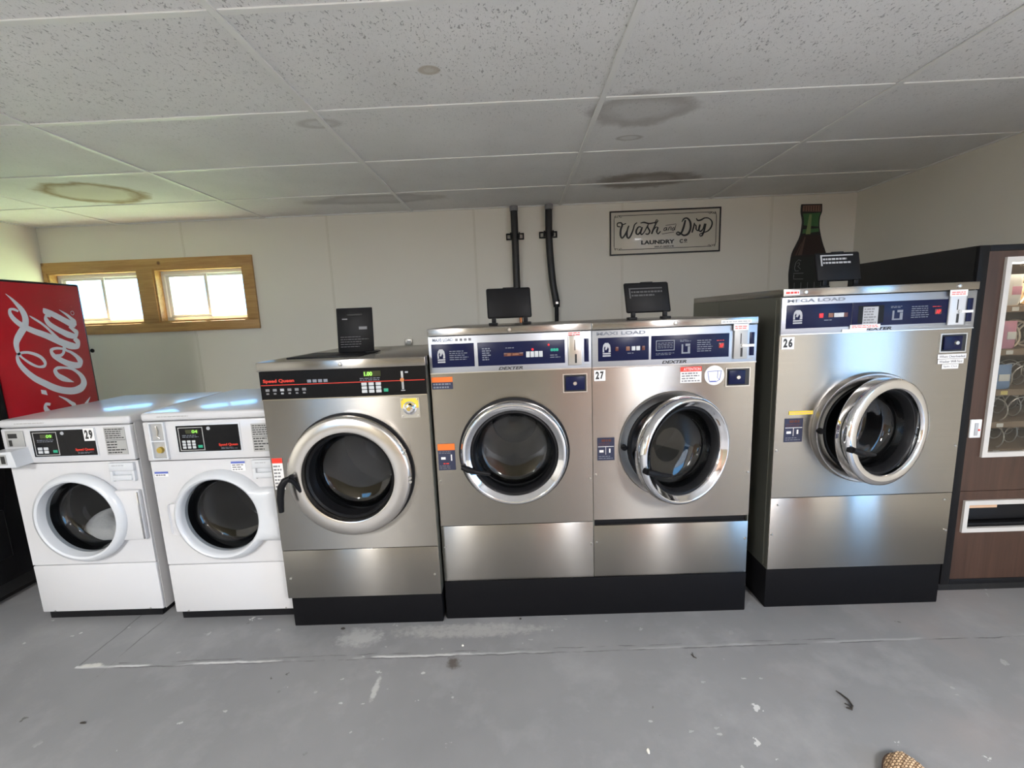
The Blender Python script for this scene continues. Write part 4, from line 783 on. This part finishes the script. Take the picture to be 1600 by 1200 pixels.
ring = [(cv(rc[0]+.010*math.cos(2*PI*k/20), rc[1]+.012*math.sin(2*PI*k/20))) for k in range(20)]; rin = [(cv(rc[0]+.008*math.cos(2*PI*k/20), rc[1]+.0098*math.sin(2*PI*k/20))) for k in range(20)]
mb.add(ring+rin, [(k, (k+1) % 20, 20+(k+1) % 20, 20+k) for k in range(20)])
mb.build('script_lettering', M['letter'], fc, og, 0, label='white script lettering')

# ------------------------------------------------------------------ brown snack vending machine on the right
vx0, vx1, vy, vyb, vz = 1.822, 2.74, 1.776, 2.45, 1.4945
r = empty('vending_machine', ((vx0+vx1)/2, vy, 0), 'brown wood-grain snack vending machine with lit glass front, right of washer 26', 'vending machine'); og = ((vx0+vx1)/2, vy, 0)
wx0, wx1, wz0, wz1 = 1.926, 2.50, .632, 1.446; tx0, tx1, tz0, tz1 = 1.882, 2.60, .297, .440
mb = MB()
mb.box(vx0, vx0+.008, vy+.012, vyb, .035, vz).box(vx1-.008, vx1, vy+.012, vyb, .035, vz).box(vx0+.008, vx1-.008, vyb-.008, vyb, .035, vz).box(vx0+.008, vx1-.008, vy+.012, vyb-.008, vz-.008, vz).box(vx0+.008, vx1-.008, vy+.012, vyb-.008, .035, .045)
mb.box(vx0+.03, vx1-.03, vy+.03, vyb-.03, 0, .035)
MBp(mb, 'cabinet', 'blackbody')
mb = MB().box(vx0, vx0+.040, vy-.004, vy+.012, .05, vz, .003).box(vx1-.040, vx1, vy-.004, vy+.012, .05, vz, .003).box(vx0+.04, vx1-.04, vy-.004, vy+.012, vz-.024, vz, .003).box(vx0+.04, vx1-.04, vy-.004, vy+.012, .05, .075, .003)
MBp(mb, 'front_edge_trim', 'black')
f0, f1, g0, g1 = vx0+.04, vx1-.04, .075, vz-.024
mb = MB()
for a in ((f0, wx0+.01, wz0+.01, wz1-.01), (wx1-.01, f1, wz0+.01, wz1-.01), (f0, f1, wz1-.01, g1), (f0, f1, .482, wz0+.01), (f0, f1, tz1-.01, .4795), (f0, tx0+.01, tz0+.01, tz1-.01), (tx1-.01, f1, tz0+.01, tz1-.01), (f0, f1, g0, tz0+.01)): mb.box(a[0], a[1], vy, vy+.012, a[2], a[3])
MBp(mb, 'front_panel', 'walnut', smooth=0)
def framed(x0, x1, z0, z1, t, nm):
    P = [(x0, z0), (x1, z0), (x1, z1), (x0, z1)]; I = [(x0+t, z0+t), (x1-t, z0+t), (x1-t, z1-t), (x0+t, z1-t)]; mb = MB()
    for k in range(4): j = (k+1) % 4; mb.prism([P[k], P[j], I[j], I[k]], vy-.010, vy+.004)
    return MBp(mb, nm, 'frame', smooth=0)
wf = framed(wx0, wx1, wz0, wz1, .021, 'window_frame')
MB().box(wx0+.018, wx1-.018, vy, vy+.003, wz0+.018, wz1-.018).build('window_pane', M['vglass'], wf, og, 0)
MBp(MB().box(wx0+.005, wx1-.005, vy+.34, vy+.35, wz0, wz1).box(wx0, wx0+.006, vy+.02, vy+.34, wz0, wz1).box(wx1-.006, wx1, vy+.02, vy+.34, wz0, wz1).box(wx0+.006, wx1-.006, vy+.02, vy+.34, wz1-.004, wz1).box(wx0+.006, wx1-.006, vy+.02, vy+.34, wz0, wz0+.004), 'interior_liner', 'liner')
MBp(MB().tube([(wx0+.03, vy+.045, wz1-.016), (wx1-.03, vy+.045, wz1-.016)], .008, 10), 'interior_lamp', 'lampdiff')
rowz = (1.254, 1.076, .905, .765, .645)
pk = []
for i, z in enumerate(rowz):
    sh = MBp(MB().box(wx0+.02, wx1-.02, vy+.05, vy+.33, z-.006, z, .001).box(wx0+.02, wx1-.02, vy+.046, vy+.05, z-.024, z+.002), 'snack_shelf', 'shelf')
    for j in range(4):
        xc = wx0+.134+j*.125; R_c = .052 if i < 2 else .045; pts = []
        turns = 4
        for k in range(turns*18+1): a = 2*PI*k/18; pts.append((xc+R_c*math.sin(a), vy+.062+.062*k/18, z+.006+R_c+R_c*-math.cos(a)))
        MBp(MB().tube(pts, .0042 if i < 2 else .0025, 7), 'spiral_coil', 'coil' if i < 2 else 'coilgrey')
        if i < 5 and (j < 2): 
            MBp(MB().box(xc-.030, xc-.002, vy+.0445, vy+.046, z-.020, z-.004), 'price_tag', 'packy' if (i == 2 and j == 0) else 'packw'); 
def packet(x, y, z, w, h, d, m, label, kind='snack_packet', accent=None):
    vs = []; fs = []; nx, nz = 7, 9
    for side in (-1, 1):
        for j in range(nz):
            for k in range(nx):
                u, v = k/(nx-1)*2-1, j/(nz-1)*2-1; t = d/2*(1-u**4)*(1-v**4); vs.append((u*w/2, side*t, (v+1)*h/2+(.001 if j in (0, nz-1) else 0)))
    for s_ in (0, 1):
        o_ = s_*nx*nz
        for j in range(nz-1):
            for k in range(nx-1): fs.append((o_+j*nx+k, o_+j*nx+k+1, o_+(j+1)*nx+k+1, o_+(j+1)*nx+k))
    mb = MB(); mb.add(vs, fs)
    root = empty(kind, (x, y, z), label, 'snack', 'snacks in the vending machine'); mb.build('wrapper', M[m], root, (0, 0, 0), 50)
    if accent: MB().box(-w*.3, w*.3, -d/2-.0012, -d/2+.002, h*.35, h*.62, .001).build('printed_patch', M[accent], root, (0, 0, 0))
    return root
packet(2.040, vy+.055, 1.2555, .062, .125, .022, 'packw', 'white and yellow snack packet on the lit top shelf', accent='packp')
packet(2.172, vy+.055, 1.2555, .070, .110, .022, 'packy', 'yellow snack packet on the lit top shelf, right of the white one', accent='packw')
packet(2.042, vy+.055, 1.0775, .058, .115, .022, 'packp', 'pink snack packet on the second shelf', accent='packw')
packet(2.036, vy+.055, .9065, .075, .105, .020, 'packb', 'pale blue snack packet on the third shelf', accent='packw')
lk = MBp(MB().box(1.866, 1.912, vy-.008, vy, .718, .796, .003), 'lock_plate', 'vinyl'); MB().box(1.882, 1.896, vy-.011, vy-.008, .728, .782, .002).build('lock_bar', M['greylt'], lk, og); MB().disc((1.899, 0, .752), .004, vy-.012, vy-.008, 12).build('red_dot', M['red'], lk, og)
tf = framed(tx0, tx1, tz0, tz1, .019, 'tray_frame')
MB().prism([(tx0+.02, 0), (tx1-.02, 0), (tx1-.02, .001), (tx0+.02, .001)], 0, .001).build('tray_floor', M['black'], tf, og) if False else None
MB().box(tx0+.015, tx1-.015, vy+.12, vy+.13, tz0, tz1).box(tx0+.015, tx1-.015, vy+.012, vy+.12, tz0+.010, tz0+.018).box(tx0+.013, tx0+.017, vy+.012, vy+.12, tz0+.018, tz1).box(tx1-.017, tx1-.013, vy+.012, vy+.12, tz0+.018, tz1).build('tray_recess', M['black'], tf, og)
MB().box(tx0+.03, tx1-.03, vy+.030, vy+.036, tz0+.034, tz0+.100, .002, T=lambda p: Vector((p.x, p.y+(p.z-tz0)*.25, p.z))).box(tx0+.020, tx1-.020, vy+.006, vy+.03, tz0+.022, tz0+.034, .002).build('delivery_flap', M['black'], tf, og)
MB().box(tx0+.022, tx0+.155, vy+.008, vy+.012, tz1-.040, tz1-.018).build('backing_strip', M['card'], tf, og, label='tan strip showing behind the tray frame')

# ------------------------------------------------------------------ things on the back wall
yb = YB
o = empty('wall_sign', ((.798+1.706)/2, yb, 1.934), 'framed cream sign reading Wash and Dry Laundry Co on the back wall', 'sign'); og2 = ((.798+1.706)/2, yb, 1.934)
MB().box(.798, 1.706, yb-.010, yb-.001, 1.758, 2.111, .002).build('sign_board', M['signface'], o, og2)
t = .012
MB().box(.798, 1.706, yb-.0125, yb-.0102, 2.099, 2.111).box(.798, 1.706, yb-.0125, yb-.0102, 1.758, 1.770).box(.798, .810, yb-.0125, yb-.0102, 1.770, 2.099).box(1.694, 1.706, yb-.0125, yb-.0102, 1.770, 2.099).build('sign_border', M['ink'], o, og2)
mb = MB(); l = .0022; a, b2, c2, d2 = .834, 1.669, 1.803, 2.073
mb.box(a+.04, b2-.04, yb-.0110, yb-.0101, d2-l, d2+l).box(a+.04, b2-.04, yb-.0110, yb-.0101, c2-l, c2+l).box(a-l, a+l, yb-.0110, yb-.0101, c2+.03, d2-.03).box(b2-l, b2+l, yb-.0110, yb-.0101, c2+.03, d2-.03)
for sx, sz, X0, Z0 in ((1, -1, a, d2), (-1, -1, b2, d2), (1, 1, a, c2), (-1, 1, b2, c2)):
    for s0, e0 in ((.014, 0), (.034, 1), (.054, 2)):
        pts = [(X0+sx*(s0+.009*math.cos(u)), yb-.0105, Z0+sz*(.006+.007*math.sin(u)*(1 if e0 != 1 else -1))) for u in [k*.5 for k in range(11)]]; mb.tube(pts, .0016, 5)
    mb.tube([(X0, yb-.0105, Z0+sz*.030), (X0+sx*.004, yb-.0105, Z0+sz*.012), (X0+sx*.014, yb-.0105, Z0+sz*.004)], .002, 5)
mb.build('border_scroll', M['ink'], o, og2)
mb = MB()
def fat(E, k):
    o_ = []
    for a, b2, c2, d2 in E:
        mx_, mz_ = (a+c2)/2, (b2+d2)/2; o_.append((mx_+(a-mx_)*k, mz_+(b2-mz_)*k, mx_+(c2-mx_)*k, mz_+(d2-mz_)*k))
    return o_
for k, s_ in enumerate(WASH): ribbon(mb, fat(s_, 1.28), lambda a, b2, k=k: (a, yb-.0108-.0001*k, b2), 6)
text(mb, 'LAUNDRY', 1.057, 1.332, 1.838, 1.871, yb-.0100, .045); text(mb, 'C', 1.372, 1.400, 1.838, 1.870, yb-.0100, .045); text(mb, 'o', 1.408, 1.434, 1.850, 1.870, yb-.0100, .05); mb.box(1.407, 1.435, yb-.0110, yb-.0101, 1.841, 1.8445)
text(mb, 'SELF-SERVE', 1.166, 1.327, 1.811, 1.823, yb-.0100, .03)
mb.build('lettering', M['ink'], o, og2, 0, label='black script and block lettering')

# cut-out bottle sign with thickness
o = empty('bottle_sign', (2.45, yb, 1.15), 'flat cut-out sign shaped like a cola bottle, on the wall above washer 26', 'sign'); ob = (2.45, yb, 1.15)
rowsB = [[v/1e4 for v in r_] for r_ in BOT]; rowsB += [[2.286, 1.34, 2.624, 1.34], [2.296, 1.22, 2.614, 1.22], [2.310, 1.12, 2.600, 1.12]]
def outline(g, zlo=-9, zhi=9):
    Lf = crom([Vector((a, b2, 0)) for a, b2, _, _ in rowsB], 6); Rt = crom([Vector((c2, d2, 0)) for _, _, c2, d2 in rowsB], 6)
    Lp = [(p.x+g, p.y-(g if i == 0 else 0)) for i, p in enumerate(Lf)]; Rp = [(p.x-g, p.y-(g if i == 0 else 0)) for i, p in enumerate(Rt)]
    Lp = [p for p in Lp if zlo <= p[1] <= zhi]; Rp = [p for p in Rp if zlo <= p[1] <= zhi]; return Lp, Rp
def strip(mb, Lp, Rp, y0, y1):
    n = min(len(Lp), len(Rp)); Lp, Rp = Lp[:n], Rp[:n]
    mb.prism(Lp+Rp[::-1], y0, y1)
mb = MB(); strip(mb, *outline(0), yb-.012, yb-.001); mb.build('bottle_board', M['ink'], o, ob, 0)
M['capc'] = mat('dull_red_cap_print', (.22, .12, .09), .5); M['bgreen'] = mat('green_bottle_print', (.05, .14, .05), .3); M['bgreenl'] = mat('pale_green_highlight_print', (.22, .30, .12), .3); M['bcola'] = mat('dark_cola_print', (.022, .010, .008), .3); M['bcolal'] = mat('brown_highlight_print', (.09, .055, .045), .35); M['bgl'] = mat('dark_glass_print', (.014, .018, .016), .3)
for nm, g_, lo, hi, mm in (('cap_print', .010, 2.035, 2.2, 'capc'), ('neck_print', .010, 1.915, 2.034, 'bgreen'), ('neck_lower_print', .010, 1.860, 1.914, 'bgreen'), ('cola_print', .011, 1.690, 1.859, 'bcola'), ('body_print', .012, 1.14, 1.689, 'bgl')):
    mb = MB(); strip(mb, *outline(g_, lo, hi), yb-.0130, yb-.0121); mb.build(nm, M[mm], o, ob, 0)
mb = MB().prism([(2.400, 1.865), (2.420, 2.02), (2.440, 2.02), (2.438, 1.865)], yb-.0138, yb-.0131); mb.build('neck_highlight', M['bgreenl'], o, ob, 0)
mb = MB().prism([(2.345, 1.70), (2.392, 1.845), (2.402, 1.845), (2.378, 1.70)], yb-.0138, yb-.0131).prism([(2.325, 1.70), (2.37, 1.80), (2.374, 1.80), (2.335, 1.70)], yb-.0138, yb-.0131); mb.build('cola_highlight', M['bcolal'], o, ob, 0)
mb = MB()
for k in range(7): mb.box(2.380+k*.020, 2.385+k*.020, yb-.0138, yb-.0131, 2.045, 2.085)
mb.build('cap_flutes', M['bcola'], o, ob, 0)
mb = MB()
def letters(P, w=.005): mb.tube([(x, yb-.0134, z) for x, z in P], w/2, 6)
letters([(2.375, 1.655), (2.355, 1.665), (2.335, 1.645), (2.325, 1.60), (2.332, 1.575), (2.36, 1.575)]); letters([(2.345, 1.635), (2.360, 1.642), (2.366, 1.625), (2.350, 1.612), (2.366, 1.598), (2.374, 1.588)]); letters([(2.318, 1.555), (2.40, 1.555)]); letters([(2.322, 1.545), (2.322, 1.51), (2.40, 1.508)])
for k in range(5): letters([(2.330+k*.055, 1.48), (2.333+k*.055, 1.18)], .004)
mb.build('embossed_lettering', M['inkgrey'], o, ob)

# drain hoses with brackets
def hose(pts, rad, label, bz, bx, thin=None):
    r = empty('drain_hose', (pts[0][0], yb-.05, pts[-1][2] if not thin else thin[-1][2]), label, 'hose', 'black drain hoses on the back wall'); og = tuple(r.location)
    MB().tube(crom(pts, 6), rad, 16).build('hose', M['hose'], r, og)
    MB().tube([(pts[0][0], pts[0][1], HC-.0065), (pts[0][0], pts[0][1], HC-.045)], rad*1.14, 18).build('hose_collar', M['inkgrey'], r, og)
    if thin: MB().tube(crom(thin, 4), .017, 12).build('thin_hose', M['rubber'], r, og); MB().tube([(thin[0][0]+.001, thin[0][1], thin[0][2]+.045), (thin[0][0], thin[0][1], thin[0][2]-.012)], .027, 16).build('hose_coupling', M['black'], r, og); MB().box(thin[0][0]-.008, thin[0][0]+.012, thin[0][1]-.030, thin[0][1]-.026, thin[0][2]+.012, thin[0][2]+.03).build('hose_clamp', M['screw'], r, og)
    br = MB().box(bx-.074, bx+.074, yb-.016, yb-.001, bz+.016, bz+.026, .001).box(bx-.074, bx+.074, yb-.016, yb-.001, bz-.026, bz-.016, .001).box(bx-.074, bx-.064, yb-.016, yb-.001, bz-.016, bz+.016).box(bx+.064, bx+.074, yb-.016, yb-.001, bz-.016, bz+.016).box(bx-.040, bx-.030, yb-.09, yb-.001, bz-.02, bz+.02).box(bx+.030, bx+.040, yb-.09, yb-.001, bz-.02, bz+.02)
    b_ = br.build('hose_bracket', M['black'], r, og)
    MB().tube([(bx-.034, yb-.088, bz), (bx+.034, yb-.088, bz)], .004, 8).build('bracket_pin', M['screw'], r, og) if False else None
hose([(.016, yb-.05, HC-.01), (.018, yb-.05, 1.95), (.018, yb-.05, 1.7), (.020, yb-.05, 1.45), (.022, yb-.05, 1.33)], .029, 'straight black drain hose with bracket, left one above the steel washers', 1.945, .019)
hose([(.299, yb-.05, HC-.01), (.295, yb-.05, 1.95), (.302, yb-.05, 1.75), (.318, yb-.055, 1.55), (.335, yb-.06, 1.44), (.343, yb-.06, 1.38)], .029, 'bent black drain hose narrowing to a thin end, right of the straight hose', 1.948, .292, thin=[(.343, yb-.06, 1.37), (.342, yb-.06, 1.25), (.335, yb-.06, 1.05)])
o = MB().tube([(.043, yb-.05, 1.02), (.043, yb-.05, 1.329)], .013, 12).build('copper_pipe', M['copper'], None, (.043, yb-.05, 1.02)); tag(o, 'short copper water pipe behind the dispenser lid of the closed chrome-door washer', 'pipe')
r = empty('outlet_box', (-.922, yb, 1.085), 'small metal outlet box on the back wall behind the black-fascia washer', 'outlet'); og = (-.922, yb, 1.085)
MB().box(-.955, -.895, yb-.03, yb-.001, 1.085, 1.140, .004).build('box', M['screw'], r, og); MB().box(-.935, -.902, yb-.034, yb-.030, 1.092, 1.128, .002).build('cover', M['plate'], r, og)

# ------------------------------------------------------------------ floor bits and the slipper
def bit(name, mb, m, label, cat, org): return tag(mb.build(name, M[m], None, org), label, cat)
bit('twig', MB().tube([(1.018, 1.235, .004), (1.03, 1.228, .004), (1.040, 1.238, .006), (1.043, 1.262, .006), (1.036, 1.285, .005), (1.030, 1.298, .004)], [.002, .0032, .003, .0028, .0025, .0012], 7).tube([(1.024, 1.250, .004), (1.038, 1.234, .005)], .002, 6), 'litter', 'small dark hooked twig on the floor in front of washer 26', 'twig', (1.035, 1.262, .001))
bit('twig', MB().tube([(.615, 1.475, .003), (.62, 1.462, .003), (.628, 1.455, .003)], [.001, .002, .001], 6).tube([(.622, 1.482, .003), (.62, 1.462, .003)], .0012, 6), 'litter', 'tiny dark forked twig on the floor in front of washer 27', 'twig', (.62, 1.465, .001))
def chip(x, y, w, h, m, label, name='paint_chip', cat='debris'):
    mb = MB(); n = 7; P = [(x+w*math.cos(2*PI*k/n)*random.uniform(.6, 1), y+h*math.sin(2*PI*k/n)*random.uniform(.6, 1)) for k in range(n)]
    mb.add([(a, b2, .0005) for a, b2 in P]+[(a*.8+x*.2, b2*.8+y*.2, .004) for a, b2 in P], [tuple(range(n)), tuple(range(2*n-1, n-1, -1))]+[(i, (i+1) % n, (i+1) % n+n, i+n) for i in range(n)]); bit(name, mb, m, label, cat, (x, y, .0005))
chip(.345, 1.112, .006, .012, 'chip', 'pale paint chip on the floor, nearest the viewer left of the twig')
chip(-1.503, 1.255, .014, .005, 'litter', 'small brown leaf scrap on the grey floor, far left', 'leaf_scrap')
chip(-.262, 1.555, .006, .005, 'chip', 'white crumb on the floor in front of the black plinth joint')
chip(-.03, 1.70, .006, .004, 'litter', 'tiny black crumb at the foot of the long plinth')
chip(-.79, 1.672, .012, .008, 'litter', 'dark leaf scrap against the plinth of the black-fascia washer', 'leaf_scrap')

# woven straw slipper, toe pointing to the machines
r = empty('straw_slipper', (1.045, .93, 0), 'woven straw slipper toe on the floor at the bottom right edge', 'slipper'); og = (1.045, .93, 0)
ang = math.radians(-24)
def SL(p):
    x, y = p.x, p.y; return Vector((.994+x*math.cos(ang)-y*math.sin(ang), .945+x*math.sin(ang)+y*math.cos(ang), p.z))
def half(t): return .062*min(1, (1-max(0, (t-.55)/.45)**2.6)**.5 if t > .55 else 1)*(1 if t > .3 else .86+.14*t/.3)
sole = []; N = 24
for k in range(N+1): t = k/N; sole.append((-half(t)-.003, -.13+.272*t))
for k in range(N, -1, -1): t = k/N; sole.append((half(t)+.003, -.13+.272*t))
MB().add([(x, y, .001) for x, y in sole]+[(x, y, .014) for x, y in sole], [tuple(range(len(sole))), tuple(range(2*len(sole)-1, len(sole)-1, -1))]+[(i, (i+1) % len(sole), (i+1) % len(sole)+len(sole), i+len(sole)) for i in range(len(sole))], SL).build('sole', M['strawdark'], r, og)
vs = []; fs = []; NU, NV = 56, 120
for j in range(NV+1):
    t = .42+.578*j/NV; hw = half(t)
    for i in range(NU+1):
        u = i/NU*2-1; x = u*hw; y = -.13+.270*t; hgt = .014+(.034*(1-((t-.42)/.62)**2)+.006)*(max(0, 1-abs(u)**2.4))**.6
        a1_ = (x*.9+y*.55)*260; a2_ = (y*.9-x*.55)*420
        w = math.sin(a1_+ (PI if int(math.floor(a2_/PI)) % 2 else 0))*abs(math.sin(a2_)); vs.append((x, y, hgt+.0016*w))
for j in range(NV):
    for i in range(NU): a = j*(NU+1)+i; fs.append((a, a+1, a+NU+2, a+NU+1))
MB().add(vs, fs, SL).build('woven_upper', M['straw'], r, og, 70)
